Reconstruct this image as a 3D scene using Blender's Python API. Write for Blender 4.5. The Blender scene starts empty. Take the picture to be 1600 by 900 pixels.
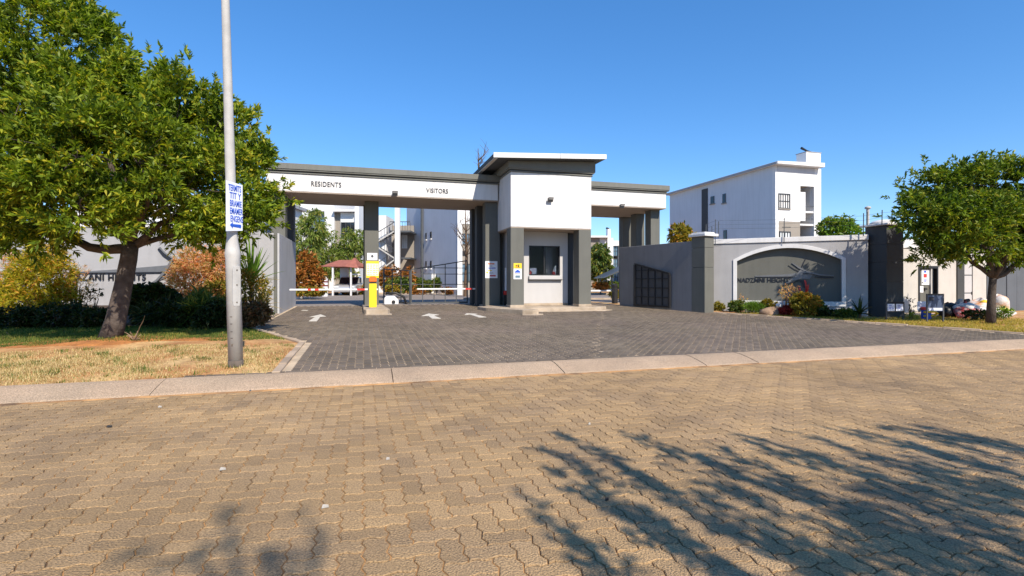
import bpy, math, random
import numpy as np
from mathutils import Vector, Matrix
random.seed(7)
RNG = np.random.default_rng(7)
SC = bpy.context.scene
COL = SC.collection

# ------------------------------------------------------------------ camera, sky, sun, exposure
EYE = 1.5
HOR = 440.0            # horizon row of the 1600x900 photograph
FOC = 800.0
cam_d = bpy.data.cameras.new('camera'); cam = bpy.data.objects.new('camera', cam_d); COL.objects.link(cam)
cam.location = (0, 0, EYE); cam.rotation_euler = (math.radians(90), 0, 0)
cam_d.sensor_width = 36; cam_d.lens = 18; cam_d.shift_y = -10 / 1600
cam_d.clip_start = 0.05; cam_d.clip_end = 3000
SC.camera = cam
SUN_EL, SUN_AZ = math.radians(40), math.radians(153)   # azimuth clockwise from +Y: behind the camera, to the right
world = bpy.data.worlds.new("World"); SC.world = world; world.use_nodes = True
wn = world.node_tree.nodes; wl = world.node_tree.links
sky = wn.new('ShaderNodeTexSky'); sky.sky_type = 'NISHITA'; sky.sun_disc = False
sky.sun_elevation = SUN_EL; sky.sun_rotation = SUN_AZ
sky.air_density = 1.0; sky.dust_density = 0.2; sky.ozone_density = 5.0; sky.altitude = 1400
gm_ = wn.new('ShaderNodeGamma'); gm_.inputs['Gamma'].default_value = 0.72; wl.new(sky.outputs[0], gm_.inputs['Color'])   # evens out the sky's steep brightening towards the horizon
hs_ = wn.new('ShaderNodeHueSaturation'); hs_.inputs['Saturation'].default_value = 1.4; hs_.inputs['Value'].default_value = 1.28; hs_.inputs['Hue'].default_value = 0.506; wl.new(gm_.outputs[0], hs_.inputs['Color'])
wl.new(hs_.outputs[0], wn['Background'].inputs[0]); wn['Background'].inputs[1].default_value = 0.15
sd = bpy.data.lights.new('sun', 'SUN'); sun = bpy.data.objects.new('sun', sd); COL.objects.link(sun)
sd.energy = 4.0; sd.angle = math.radians(0.53); sd.color = (1.0, 0.90, 0.76)
sdir = Vector((math.sin(SUN_AZ) * math.cos(SUN_EL), math.cos(SUN_AZ) * math.cos(SUN_EL), math.sin(SUN_EL)))
sun.rotation_euler = sdir.to_track_quat('Z', 'Y').to_euler(); sun.location = (20, -30, 40)
SC.view_settings.view_transform = 'Standard'; SC.view_settings.look = 'None'
SC.view_settings.exposure = 0.74; SC.view_settings.gamma = 1.0; SC.view_settings.use_curve_mapping = False

# ------------------------------------------------------------------ frames and measurements
class Frame:
    """A level frame: a along the facade, b away from the camera, z up."""
    def __init__(s, ox, oy, ang):
        s.o = (ox, oy); s.ex = (math.cos(ang), math.sin(ang)); s.ey = (-math.sin(ang), math.cos(ang))
    def __call__(s, a, b, z):
        return (s.o[0] + a*s.ex[0] + b*s.ey[0], s.o[1] + a*s.ex[1] + b*s.ey[1], z)
    def loc(s, x, y):
        dx, dy = x - s.o[0], y - s.o[1]
        return dx*s.ex[0] + dy*s.ex[1], dx*s.ey[0] + dy*s.ey[1]
    def hit(s, px, py, b=0.0):          # (a, z) of the point seen at a photo pixel on the plane b
        k, m = (px - 800) / FOC, (HOR - py) / FOC
        Y = (b + s.o[0]*s.ey[0] + s.o[1]*s.ey[1]) / (k*s.ey[0] + s.ey[1])
        return s.loc(k*Y, Y)[0], EYE + m*Y
    def hita(s, px, py, a=0.0):         # (b, z) on the plane a
        k, m = (px - 800) / FOC, (HOR - py) / FOC
        Y = (a + s.o[0]*s.ex[0] + s.o[1]*s.ex[1]) / (k*s.ex[0] + s.ex[1])
        return s.loc(k*Y, Y)[1], EYE + m*Y
def frame2(p, q):                       # frame whose a axis runs from p to q
    return Frame(p[0], p[1], math.atan2(q[1]-p[1], q[0]-p[0]))
TH = math.atan(0.29)
UV = Frame(0, 0, TH)                    # the kerb and the gatehouse share these axes
WO = Frame(0, 0, 0)
V0, V1 = 7.70, 8.38                     # kerb front and back
def G(v):                               # the drive climbs gently from the kerb to the gate
    return 0.12 + 0.0175 * (min(max(v, V1), 24.6) - V1)
def at(px, Y, z=None):
    X = (px - 800) / FOC * Y
    v = UV.loc(X, Y)[1]
    return (X, Y, G(v) if z is None else z)
def zpix(py, Y): return EYE + (HOR - py) / FOC * Y

# ------------------------------------------------------------------ mesh helper
LOC = {}
def tag(o, label=None, cat=None, group=None, kind=None):
    if label: o['label'] = label
    if cat: o['category'] = cat
    if group: o['group'] = group
    if kind: o['kind'] = kind
    return o
def thing(name, label, cat, loc, group=None):
    o = bpy.data.objects.new(name, None); COL.objects.link(o)
    o.location = loc; o.empty_display_size = 0.2; LOC[o] = Vector(loc)
    tag(o, label, cat, group, 'thing'); return o
class MB:
    def __init__(s, F=WO): s.v = []; s.f = []; s.F = F
    def _a(s, pts):
        n = len(s.v); s.v += [tuple(s.F(*p)) for p in pts]; return n
    def box(s, a0, a1, b0, b1, z0, z1):
        n = s._a([(a0,b0,z0),(a1,b0,z0),(a1,b1,z0),(a0,b1,z0),(a0,b0,z1),(a1,b0,z1),(a1,b1,z1),(a0,b1,z1)])
        s.f += [tuple(n+i for i in q) for q in ((0,3,2,1),(4,5,6,7),(0,1,5,4),(1,2,6,5),(2,3,7,6),(3,0,4,7))]; return s
    def wedge(s, pts8):                 # eight corners in box order
        n = s._a(pts8)
        s.f += [tuple(n+i for i in q) for q in ((0,3,2,1),(4,5,6,7),(0,1,5,4),(1,2,6,5),(2,3,7,6),(3,0,4,7))]; return s
    def prism(s, poly, b0, b1):         # outline in (a, z), given anticlockwise seen from the front, extruded along b
        k = len(poly); n = s._a([(p[0], b0, p[1]) for p in poly] + [(p[0], b1, p[1]) for p in poly])
        s.f.append(tuple(n+i for i in range(k))); s.f.append(tuple(n+k+i for i in reversed(range(k))))
        for i in range(k):
            j = (i+1) % k; s.f.append((n+j, n+i, n+k+i, n+k+j))
        return s
    def slab(s, poly, z0, z1):          # outline in (a, b), extruded along z
        k = len(poly)
        z0f = z0 if callable(z0) else (lambda a, b: z0); z1f = z1 if callable(z1) else (lambda a, b: z1)
        n = s._a([(p[0], p[1], z0f(*p)) for p in poly] + [(p[0], p[1], z1f(*p)) for p in poly])
        s.f.append(tuple(n+i for i in reversed(range(k)))); s.f.append(tuple(n+k+i for i in range(k)))
        for i in range(k):
            j = (i+1) % k; s.f.append((n+i, n+j, n+k+j, n+k+i))
        return s
    def tube(s, path, rad, n=8, cap=True):
        P = [Vector(s.F(*p)) for p in path]; R = rad if isinstance(rad, (list, tuple)) else [rad]*len(P)
        base = len(s.v); ref = Vector((0.13, 0.31, 0.94))
        for i, p in enumerate(P):
            d = (P[min(i+1, len(P)-1)] - P[max(i-1, 0)]).normalized()
            x = d.cross(ref if abs(d.dot(ref)) < .9 else Vector((1, 0, 0))).normalized(); y = d.cross(x)
            for k in range(n):
                t = 2*math.pi*k/n; s.v.append(tuple(p + (x*math.cos(t) + y*math.sin(t)) * R[i]))
        for i in range(len(P)-1):
            for k in range(n):
                a = base+i*n+k; b = base+i*n+(k+1) % n; s.f.append((a, b, b+n, a+n))
        if cap:
            s.f.append(tuple(base+k for k in reversed(range(n)))); e = base+(len(P)-1)*n; s.f.append(tuple(e+k for k in range(n)))
        return s
    def lathe(s, c, prof, n=16):        # prof: (radius, z) list
        base = len(s.v)
        for r, z in prof:
            for k in range(n):
                t = 2*math.pi*k/n; s.v.append(tuple(s.F(c[0]+r*math.cos(t), c[1]+r*math.sin(t), c[2]+z)))
        for i in range(len(prof)-1):
            for k in range(n):
                a = base+i*n+k; b = base+i*n+(k+1) % n; s.f.append((a, b, b+n, a+n))
        s.f.append(tuple(base+k for k in reversed(range(n)))); e = base+(len(prof)-1)*n; s.f.append(tuple(e+k for k in range(n)))
        return s
    def blob(s, c, r, seed=0, n=14, m=8, rough=0.25, flat=0.0):   # an uneven rounded lump
        rr = random.Random(seed); base = len(s.v)
        ph = [(rr.uniform(1, 4), rr.uniform(0, 6.3), rr.uniform(1, 4), rr.uniform(0, 6.3)) for _ in range(4)]
        for i in range(m+1):
            th = math.pi*i/m
            for k in range(n):
                t = 2*math.pi*k/n
                w = 1 + rough*sum(math.sin(round(a)*t+b)*math.sin(round(c2)*th+d) for a, b, c2, d in ph)/2
                z = math.cos(th)*r[2]*w
                s.v.append(tuple(s.F(c[0]+math.sin(th)*math.cos(t)*r[0]*w, c[1]+math.sin(th)*math.sin(t)*r[1]*w, max(c[2]+z, c[2]-r[2]*(1-flat)))))
        for i in range(m):
            for k in range(n):
                a = base+i*n+k; b = base+i*n+(k+1) % n; s.f.append((a, a+n, b+n, b))
        return s
    def build(s, name, mat, parent=None, bevel=0.0, smooth=False, loc=None):
        L = LOC[parent] if parent is not None else Vector(loc if loc is not None else (0, 0, 0))
        me = bpy.data.meshes.new(name)
        me.from_pydata([(p[0]-L.x, p[1]-L.y, p[2]-L.z) for p in s.v], [], s.f)
        me.materials.append(mat)
        if smooth: me.shade_smooth()
        o = bpy.data.objects.new(name, me); COL.objects.link(o)
        if parent is not None: o.parent = parent
        else: o.location = L
        LOC[o] = L
        if bevel:
            md = o.modifiers.new('bevel', 'BEVEL'); md.width = bevel; md.segments = 1; md.limit_method = 'ANGLE'
        return o
def np_object(name, V, quads, mat, parent=None, loc=None, smooth=False):
    L = LOC[parent] if parent is not None else Vector(loc if loc is not None else (0, 0, 0))
    V = np.asarray(V, dtype=np.float64) - np.array(L)
    k = quads.shape[1]; me = bpy.data.meshes.new(name)
    me.vertices.add(len(V)); me.vertices.foreach_set('co', V.astype(np.float32).ravel())
    me.loops.add(quads.size); me.loops.foreach_set('vertex_index', quads.astype(np.int32).ravel())
    me.polygons.add(len(quads)); me.polygons.foreach_set('loop_start', np.arange(0, quads.size, k, dtype=np.int32))
    me.update(calc_edges=True); me.materials.append(mat)
    if smooth: me.shade_smooth()
    o = bpy.data.objects.new(name, me); COL.objects.link(o)
    if parent is not None: o.parent = parent
    else: o.location = L
    LOC[o] = L; return o
def text(name, s, size, p, ex, mat, parent, extrude=0.01, sx=1.0, align='CENTER', spacing=1.0, up=(0, 0, 1), label=None):
    cu = bpy.data.curves.new(name, 'FONT'); cu.body = s; cu.size = size; cu.extrude = extrude; cu.offset = size*0.006
    cu.align_x = align; cu.align_y = 'CENTER'; cu.space_character = spacing; cu.space_line = 0.95
    cu.materials.append(mat); o = bpy.data.objects.new(name, cu); COL.objects.link(o)
    x = Vector(ex).normalized(); y = Vector(up).normalized(); z = x.cross(y)
    q = Vector(p) - (LOC[parent] if parent is not None else Vector())
    me = bpy.data.meshes.new_from_object(o); bpy.data.objects.remove(o); bpy.data.curves.remove(cu)
    o = bpy.data.objects.new(name, me); COL.objects.link(o)
    m = Matrix(((x.x*sx, y.x, z.x, q.x), (x.y*sx, y.y, z.y, q.y), (x.z*sx, y.z, z.z, q.z), (0, 0, 0, 1)))
    if parent is not None: o.parent = parent
    o.matrix_local = m; LOC[o] = Vector(p)
    return o

# ------------------------------------------------------------------ materials
def M(name, c, rough=0.8, var=0.12, scale=2.5, bump=0.08, bscale=60, metal=0.0, streak=0.0, c2=None, c2amt=0.5, c2scale=1.0, island=0.0, speck=0.0, spec=0.4, coat=0.0):
    m = bpy.data.materials.new(name); m.use_nodes = True
    nt = m.node_tree; N = nt.nodes; Lk = nt.links; P = N['Principled BSDF']
    P.inputs['Roughness'].default_value = rough; P.inputs['Metallic'].default_value = metal
    P.inputs['Specular IOR Level'].default_value = spec
    if coat: P.inputs['Coat Weight'].default_value = coat
    geo = N.new('ShaderNodeNewGeometry')
    def noise(sc, det=4, vec=None):
        n = N.new('ShaderNodeTexNoise'); n.inputs['Scale'].default_value = sc; n.inputs['Detail'].default_value = det
        Lk.new(vec if vec is not None else geo.outputs['Position'], n.inputs['Vector']); return n.outputs['Fac']
    def mapr(x, a, b, lo, hi):
        r = N.new('ShaderNodeMapRange'); Lk.new(x, r.inputs[0])
        for i, q in enumerate((a, b, lo, hi)): r.inputs[i+1].default_value = q
        return r.outputs[0]
    def mul(col, f):
        x = N.new('ShaderNodeVectorMath'); x.operation = 'SCALE'; Lk.new(col, x.inputs[0]); Lk.new(f, x.inputs['Scale']); return x.outputs[0]
    rgb = N.new('ShaderNodeRGB'); rgb.outputs[0].default_value = (*c, 1); col = rgb.outputs[0]
    if c2:
        mx = N.new('ShaderNodeMix'); mx.data_type = 'RGBA'; Lk.new(mapr(noise(c2scale, 5), 0.42, 0.66, 0, c2amt), mx.inputs[0])
        Lk.new(col, mx.inputs[6]); mx.inputs[7].default_value = (*c2, 1); col = mx.outputs[2]
    if var: col = mul(col, mapr(noise(scale), 0.3, 0.7, 1-var, 1+var))
    if streak:
        mp = N.new('ShaderNodeVectorMath'); mp.operation = 'MULTIPLY'; Lk.new(geo.outputs['Position'], mp.inputs[0]); mp.inputs[1].default_value = (5, 5, 0.5)
        col = mul(col, mapr(noise(1.0, 5, mp.outputs[0]), 0.45, 0.75, 1.0, 1-streak))
    if island:
        ob = N.new('ShaderNodeObjectInfo'); ad = N.new('ShaderNodeMath'); ad.operation = 'ADD'
        Lk.new(geo.outputs['Random Per Island'], ad.inputs[0]); Lk.new(ob.outputs['Random'], ad.inputs[1])
        fr = N.new('ShaderNodeMath'); fr.operation = 'FRACT'; Lk.new(ad.outputs[0], fr.inputs[0])
        col = mul(col, mapr(fr.outputs[0], 0, 1, 1-island, 1+island))
    if speck:
        col = mul(col, mapr(noise(bscale*1.0, 3), 0.35, 0.68, 1-speck, 1+speck))
    Lk.new(col, P.inputs['Base Color'])
    if bump:
        b = N.new('ShaderNodeBump'); b.inputs['Strength'].default_value = bump; b.inputs['Distance'].default_value = 0.02
        Lk.new(noise(bscale, 5), b.inputs['Height']); Lk.new(b.outputs[0], P.inputs['Normal'])
    return m
def leafmat(name, ca, cb, cc, trans=0.25, rough=0.45, patch=1.2):
    """foliage: every leaf takes its own tint between ca and cb, a few cc (yellow, dry)"""
    m = bpy.data.materials.new(name); m.use_nodes = True
    N = m.node_tree.nodes; Lk = m.node_tree.links; P = N['Principled BSDF']
    geo = N.new('ShaderNodeNewGeometry'); ra = N.new('ShaderNodeValToRGB'); e = ra.color_ramp.elements
    e[0].position = 0; e[0].color = (*ca, 1); e[1].position = 0.8; e[1].color = (*cb, 1)
    x = e.new(0.94); x.color = (*cc, 1)
    n = N.new('ShaderNodeTexNoise'); n.inputs['Scale'].default_value = patch; Lk.new(geo.outputs['Position'], n.inputs['Vector'])
    mm = N.new('ShaderNodeMath'); mm.operation = 'MULTIPLY_ADD'; Lk.new(n.outputs['Fac'], mm.inputs[0]); mm.inputs[1].default_value = 0.9; mm.inputs[2].default_value = -0.45
    ad = N.new('ShaderNodeMath'); ad.operation = 'ADD'; ad.use_clamp = True
    Lk.new(geo.outputs['Random Per Island'], ad.inputs[0]); Lk.new(mm.outputs[0], ad.inputs[1])
    Lk.new(ad.outputs[0], ra.inputs[0]); Lk.new(ra.outputs[0], P.inputs['Base Color'])
    P.inputs['Roughness'].default_value = rough; P.inputs['Specular IOR Level'].default_value = 0.25
    tr = N.new('ShaderNodeBsdfTranslucent'); sc = N.new('ShaderNodeVectorMath'); sc.operation = 'MULTIPLY'
    Lk.new(ra.outputs[0], sc.inputs[0]); sc.inputs[1].default_value = (1.5, 1.6, 0.6); Lk.new(sc.outputs[0], tr.inputs[0])
    mx = N.new('ShaderNodeMixShader'); mx.inputs[0].default_value = trans
    Lk.new(P.outputs[0], mx.inputs[1]); Lk.new(tr.outputs[0], mx.inputs[2]); Lk.new(mx.outputs[0], N['Material Output'].inputs[0])
    return m
m_paver = M('road paver', (0.405, 0.264, 0.130), 0.9, 0.17, 0.45, 0.9, 85, island=0.15, speck=0.36, c2=(0.25, 0.175, 0.11), c2amt=0.5, c2scale=1.3)
m_sand = M('joint sand', (0.46, 0.25, 0.10), 0.95, 0.3, 4, 0.3, 90, c2=(0.09, 0.06, 0.04), c2amt=0.9, c2scale=2.2)
m_dpaver = M('drive paver', (0.148, 0.117, 0.083), 0.8, 0.16, 0.5, 0.4, 150, island=0.2, speck=0.2, c2=(0.165, 0.125, 0.10), c2amt=0.6, c2scale=0.35)
m_dsand = M('drive joint sand', (0.50, 0.39, 0.27), 0.95, 0.2, 3, 0.2, 90)
m_kerb = M('kerb concrete', (0.45, 0.325, 0.22), 0.9, 0.13, 0.9, 0.9, 65, speck=0.30, c2=(0.34, 0.26, 0.18), c2amt=0.5, c2scale=1.1)
m_edge = M('edging concrete', (0.42, 0.32, 0.23), 0.9, 0.15, 2, 0.4, 80, island=0.18)
m_conc = M('island concrete', (0.43, 0.35, 0.265), 0.9, 0.18, 3, 0.5, 60, c2=(0.30, 0.23, 0.16), c2amt=0.7, c2scale=2.4)
m_white = M('white plaster', (0.66, 0.65, 0.64), 0.85, 0.035, 1.2, 0.14, 40, streak=0.15)
m_whitetrim = M('white trim', (0.68, 0.67, 0.66), 0.7, 0.04, 2, 0.06, 60, streak=0.12)
m_char = M('charcoal plaster', (0.125, 0.125, 0.110), 0.8, 0.06, 1.5, 0.12, 50, streak=0.10)
m_char2 = M('dark charcoal plaster', (0.055, 0.057, 0.058), 0.75, 0.08, 1.5, 0.12, 50, streak=0.1)
m_parapet = M('grey green parapet', (0.16, 0.16, 0.142), 0.8, 0.06, 1.5, 0.1, 50, streak=0.12)
m_soffit = M('brown soffit', (0.33, 0.27, 0.22), 0.85, 0.05, 1.5, 0.05, 40)
m_grey = M('grey plaster', (0.36, 0.355, 0.36), 0.85, 0.06, 1.4, 0.22, 30, streak=0.09)
m_wallgrey = M('splayed grey plaster', (0.19, 0.188, 0.195), 0.85, 0.06, 1.4, 0.2, 30, streak=0.1)
m_lane = M('light grey plaster', (0.44, 0.44, 0.45), 0.85, 0.05, 1.4, 0.15, 30, streak=0.1)
m_beige = M('beige plaster', (0.50, 0.47, 0.43), 0.85, 0.06, 1.4, 0.15, 30, streak=0.08)
m_hut = M('hut grey plaster', (0.47, 0.46, 0.455), 0.85, 0.03, 1.4, 0.1, 40, streak=0.04)
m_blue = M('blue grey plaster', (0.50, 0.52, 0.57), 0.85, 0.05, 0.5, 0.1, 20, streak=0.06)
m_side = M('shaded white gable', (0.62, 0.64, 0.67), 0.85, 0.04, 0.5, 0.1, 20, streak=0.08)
m_postline = M('pale yellow print', (0.70, 0.52, 0.20), 0.6, 0.05, 8, 0)
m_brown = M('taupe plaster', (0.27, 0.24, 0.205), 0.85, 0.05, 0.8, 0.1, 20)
m_aprt = M('apartment white', (0.70, 0.70, 0.70), 0.85, 0.03, 0.5, 0.06, 20, streak=0.05)
m_black = M('black steel', (0.018, 0.018, 0.02), 0.45, 0.1, 4, 0.03, 80)
m_steel = M('dark grey steel', (0.07, 0.075, 0.08), 0.45, 0.12, 4, 0.03, 80)
m_galv = M('galvanised steel', (0.44, 0.43, 0.41), 0.7, 0.12, 5, 0.12, 50, streak=0.22)
m_galvd = M('rusty tarred base', (0.12, 0.095, 0.075), 0.9, 0.3, 8, 0.4, 60)
m_yellow = M('yellow paint', (0.80, 0.62, 0.02), 0.5, 0.06, 5, 0.05, 60, streak=0.1)
m_orange = M('orange plastic', (0.75, 0.15, 0.02), 0.4, 0.15, 20, 0.0)
m_red = M('red paint', (0.55, 0.04, 0.035), 0.5, 0.1, 6, 0.04, 60)
m_maroon = M('maroon steel', (0.16, 0.015, 0.02), 0.5, 0.1, 6, 0.03, 60)
m_boom = M('white boom paint', (0.75, 0.75, 0.76), 0.45, 0.06, 4, 0.03, 60)
m_glass = M('dark window glass', (0.015, 0.018, 0.022), 0.04, 0, 1, 0, spec=0.6)
m_glassb = M('blue window glass', (0.10, 0.17, 0.24), 0.06, 0.15, 0.6, 0, spec=0.7)
m_curtain = M('pale curtain', (0.62, 0.66, 0.68), 0.9, 0.1, 3, 0.0)
m_paint = M('white road paint', (0.58, 0.54, 0.47), 0.85, 0.14, 6, 0.3, 90, speck=0.12)
m_board = M('sign board white', (0.72, 0.76, 0.86), 0.5, 0.03, 4, 0.0)
m_signblue = M('sign blue print', (0.02, 0.09, 0.50), 0.5, 0, 1, 0)
m_ink = M('black print', (0.03, 0.03, 0.04), 0.6, 0, 1, 0)
m_letter = M('black sign letter', (0.02, 0.022, 0.03), 0.5, 0, 1, 0)
m_letterg = M('steel grey sign letter', (0.16, 0.165, 0.175), 0.45, 0.08, 6, 0, metal=0.2)
m_poster = M('poster white', (0.78, 0.78, 0.80), 0.5, 0.03, 8, 0)
m_posty = M('poster yellow', (0.80, 0.55, 0.03), 0.5, 0.03, 8, 0)
m_bark = M('grey brown bark', (0.078, 0.060, 0.050), 0.95, 0.3, 9, 0.8, 22, c2=(0.12, 0.097, 0.082), c2amt=0.6, c2scale=5)
m_barkd = M('dark bark', (0.07, 0.055, 0.045), 0.95, 0.3, 9, 0.8, 22)
m_stem = M('brown stem', (0.12, 0.075, 0.045), 0.9, 0.3, 9, 0.4, 40)
m_soil = M('orange soil and straw', (0.43, 0.205, 0.075), 0.97, 0.22, 2.2, 0.9, 18, speck=0.2, c2=(0.55, 0.42, 0.20), c2amt=0.6, c2scale=1.1)
m_bare = M('bare red soil', (0.40, 0.16, 0.045), 0.97, 0.25, 3.0, 0.9, 20, speck=0.25)
m_bed = M('dark bed soil', (0.07, 0.045, 0.03), 0.97, 0.3, 3, 0.9, 25)
m_ground = M('veld ground', (0.20, 0.16, 0.09), 0.97, 0.2, 0.2, 0.3, 3)
m_estate = M('estate road paving', (0.23, 0.195, 0.17), 0.9, 0.12, 0.8, 0.2, 30)
m_roofred = M('red brown roof', (0.30, 0.105, 0.075), 0.85, 0.15, 3, 0.2, 20)
m_roofgrey = M('grey roof sheet', (0.33, 0.33, 0.34), 0.6, 0.08, 2, 0.1, 20)
m_rock = M('brown rock', (0.26, 0.17, 0.11), 0.95, 0.3, 5, 0.6, 14)
m_trunkpale = M('pale bark', (0.42, 0.38, 0.33), 0.9, 0.2, 6, 0.3, 30)
m_scrap = M('dull paper', (0.36, 0.34, 0.31), 0.9, 0.1, 8, 0)
l_tree = leafmat('karee leaf', (0.045, 0.090, 0.008), (0.25, 0.325, 0.025), (0.42, 0.38, 0.03), 0.35, 0.5)
l_tree2 = leafmat('dark tree leaf', (0.036, 0.072, 0.008), (0.165, 0.235, 0.018), (0.30, 0.29, 0.03), 0.32, 0.5)
l_birch = leafmat('pale green leaf', (0.10, 0.16, 0.03), (0.22, 0.28, 0.06), (0.36, 0.32, 0.08), 0.35)
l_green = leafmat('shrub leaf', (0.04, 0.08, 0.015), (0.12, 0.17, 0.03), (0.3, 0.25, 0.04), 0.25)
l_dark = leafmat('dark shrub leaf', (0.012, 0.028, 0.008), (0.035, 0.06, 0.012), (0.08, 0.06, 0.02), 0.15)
l_yel = leafmat('yellow shrub leaf', (0.12, 0.14, 0.02), (0.34, 0.25, 0.03), (0.55, 0.22, 0.04), 0.3)
l_golden = leafmat('golden conifer leaf', (0.16, 0.18, 0.015), (0.52, 0.42, 0.03), (0.70, 0.34, 0.06), 0.4, patch=2.2)
l_pink = leafmat('coral shrub leaf', (0.34, 0.28, 0.09), (0.74, 0.40, 0.20), (0.70, 0.22, 0.12), 0.4, patch=2.5)
l_orange = leafmat('orange shrub leaf', (0.14, 0.10, 0.02), (0.44, 0.14, 0.035), (0.50, 0.26, 0.06), 0.3)
l_redl = leafmat('dark red leaf', (0.12, 0.012, 0.012), (0.30, 0.03, 0.025), (0.35, 0.12, 0.04), 0.25)
l_brown = leafmat('brown shrub leaf', (0.07, 0.05, 0.02), (0.20, 0.12, 0.055), (0.26, 0.10, 0.06), 0.2)
l_lime = leafmat('bright green leaf', (0.08, 0.16, 0.02), (0.16, 0.26, 0.03), (0.3, 0.3, 0.05), 0.3)
l_straw = leafmat('straw blade', (0.30, 0.20, 0.075), (0.70, 0.56, 0.29), (0.20, 0.22, 0.05), 0.15, 0.8)
l_lawn = leafmat('lawn blade', (0.055, 0.10, 0.02), (0.12, 0.17, 0.03), (0.36, 0.30, 0.07), 0.3, 0.7)
l_ylawn = leafmat('yellow lawn blade', (0.28, 0.23, 0.04), (0.50, 0.38, 0.07), (0.14, 0.17, 0.03), 0.25, 0.7)
def hn(x, y, s=1.0, k=0):               # cheap repeatable undulation
    return (math.sin(x*1.7*s+k)*math.cos(y*1.3*s+2*k)+math.sin(x*3.9*s+y*2.7*s+k)*0.5+math.sin(x*7.1*s-y*6.3*s)*0.25)/1.75
# ------------------------------------------------------------------ ground, road, kerb, drive, verges
def sheet(name, us, vs, zf, mat, kind='structure', parent=None, mask=None, F=UV):
    V = []; Q = []
    for i, u in enumerate(us):
        for j, v in enumerate(vs):
            uu = u(v) if callable(u) else u
            x, y, _ = F(uu, v, 0); V.append((x, y, zf(uu, v)))
    n = len(vs)
    for i in range(len(us)-1):
        for j in range(n-1): Q.append((i*n+j, (i+1)*n+j, (i+1)*n+j+1, i*n+j+1))
    o = np_object(name, V, np.array(Q), mat, parent, smooth=True)
    o['kind'] = kind; return o
lin = lambda a, b, n: [a+(b-a)*i/(n-1) for i in range(n)]
g = MB(); g.slab([(-900, -300), (900, -300), (900, 1500), (-900, 1500)], -0.62, -0.42); tag(g.build('ground', m_ground), kind='structure')
road = sheet('road', lin(-60, 70, 14), [-14, -8, -4, 0, 4, V0+0.05], lambda u, v: -0.011, m_sand)
est = sheet('estate_road', lin(-40, 70, 8), [24.72, 30, 45, 80, 160], lambda u, v: 0.398, m_estate)

# road pavers: zigzag blocks in herringbone bond, W wide
W = 0.135
def zig_poly(w, h):                     # outline of a block w x h cells, in cells, anticlockwise
    a = 0.085; P = []
    def edge(x0, y0, dx, dy):
        for t, s in ((0, 0), (0.30, 1), (0.70, -1)):
            tt = t if dx + dy > 0 else t
            if dx + dy > 0: P.append((x0+dx*t + (a*s if dy else 0), y0+dy*t + (a*s if dx else 0)))
            else:           P.append((x0+dx*t + (-a*s if dy else 0), y0+dy*t + (-a*s if dx else 0)))
    for i in range(w): edge(i, 0, 1, 0)
    for j in range(h): edge(w, j, 0, 1)
    for i in range(w): edge(w-i, h, -1, 0)
    for j in range(h): edge(0, h-j, 0, -1)
    return np.array(P)
def inset(P, d):
    n = len(P); O = np.zeros_like(P)
    for i in range(n):
        e0 = P[i]-P[i-1]; e1 = P[(i+1) % n]-P[i]
        n0 = np.array((-e0[1], e0[0]))/np.hypot(*e0); n1 = np.array((-e1[1], e1[0]))/np.hypot(*e1)
        m = n0+n1; m = m/np.hypot(*m); O[i] = P[i] + m*d/max(0.5, m.dot(n0))
    return O
def block(poly, joint, cham, top=0.0, deep=-0.03):
    A = inset(poly, joint); B = inset(poly, joint+cham); n = len(poly)
    c = poly.mean(axis=0)
    V = [(x-c[0], y-c[1], top) for x, y in B] + [(x-c[0], y-c[1], top-cham*0.8) for x, y in A] + [(x-c[0], y-c[1], deep) for x, y in A]
    Fc = [tuple(range(n))]
    for r in range(2):
        for i in range(n):
            j = (i+1) % n; Fc.append((r*n+i, r*n+n+i, r*n+n+j, r*n+j))
    return np.array(V), Fc, c
def lay(parent, mat, kinds, cells, F, zf, n_single, tilt, zjit, name='paver'):
    """cells: (kind, a, b) block centres in frame F; the nearest n_single become objects, the rest one part"""
    pts = [(math.hypot(*F(a, b, 0)[:2]), k, a, b) for k, a, b in cells]; pts.sort()
    mesh = {}
    ang = math.atan2(F.ex[1], F.ex[0])
    V = []; FF = []
    for i, (d, k, a, b) in enumerate(pts):
        T, Fc, _ = kinds[k]; x, y, _z = F(a, b, 0); z = zf(x, y) + RNG.uniform(-zjit, zjit)
        tx, ty = RNG.normal(0, tilt, 2); rz = ang + RNG.normal(0, 0.006)
        if i < n_single:
            if k not in mesh:
                me = bpy.data.meshes.new(name); me.from_pydata([tuple(q) for q in T], [], Fc); me.materials.append(mat); mesh[k] = me
            o = bpy.data.objects.new(name, mesh[k]); COL.objects.link(o); o.parent = parent
            o.location = Vector((x, y, z)) - LOC[parent]; o.rotation_euler = (tx, ty, rz)
        else:
            c, s = math.cos(rz), math.sin(rz); n0 = len(V)
            X = x + T[:, 0]*c - T[:, 1]*s; Y = y + T[:, 0]*s + T[:, 1]*c
            Z = z + T[:, 2] + T[:, 0]*ty + T[:, 1]*tx
            V += list(zip(X, Y, Z)); FF += [tuple(n0+q for q in f) for f in Fc]
    me = bpy.data.meshes.new(name+'_field'); L = LOC[parent]
    me.from_pydata([(p[0]-L.x, p[1]-L.y, p[2]-L.z) for p in V], [], FF); me.materials.append(mat)
    o = bpy.data.objects.new(name+'_field', me); COL.objects.link(o); o.parent = parent; o['kind'] = 'stuff'
    return o
def seen(x, y, mar=0.12):
    return y > 1.2 and abs(x) < y*(1.0+mar) + 1.6
kindsR = [block(zig_poly(2, 1)*W, 0.0042, 0.005), block(zig_poly(1, 2)*W, 0.0042, 0.005)]
cells = []
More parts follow.
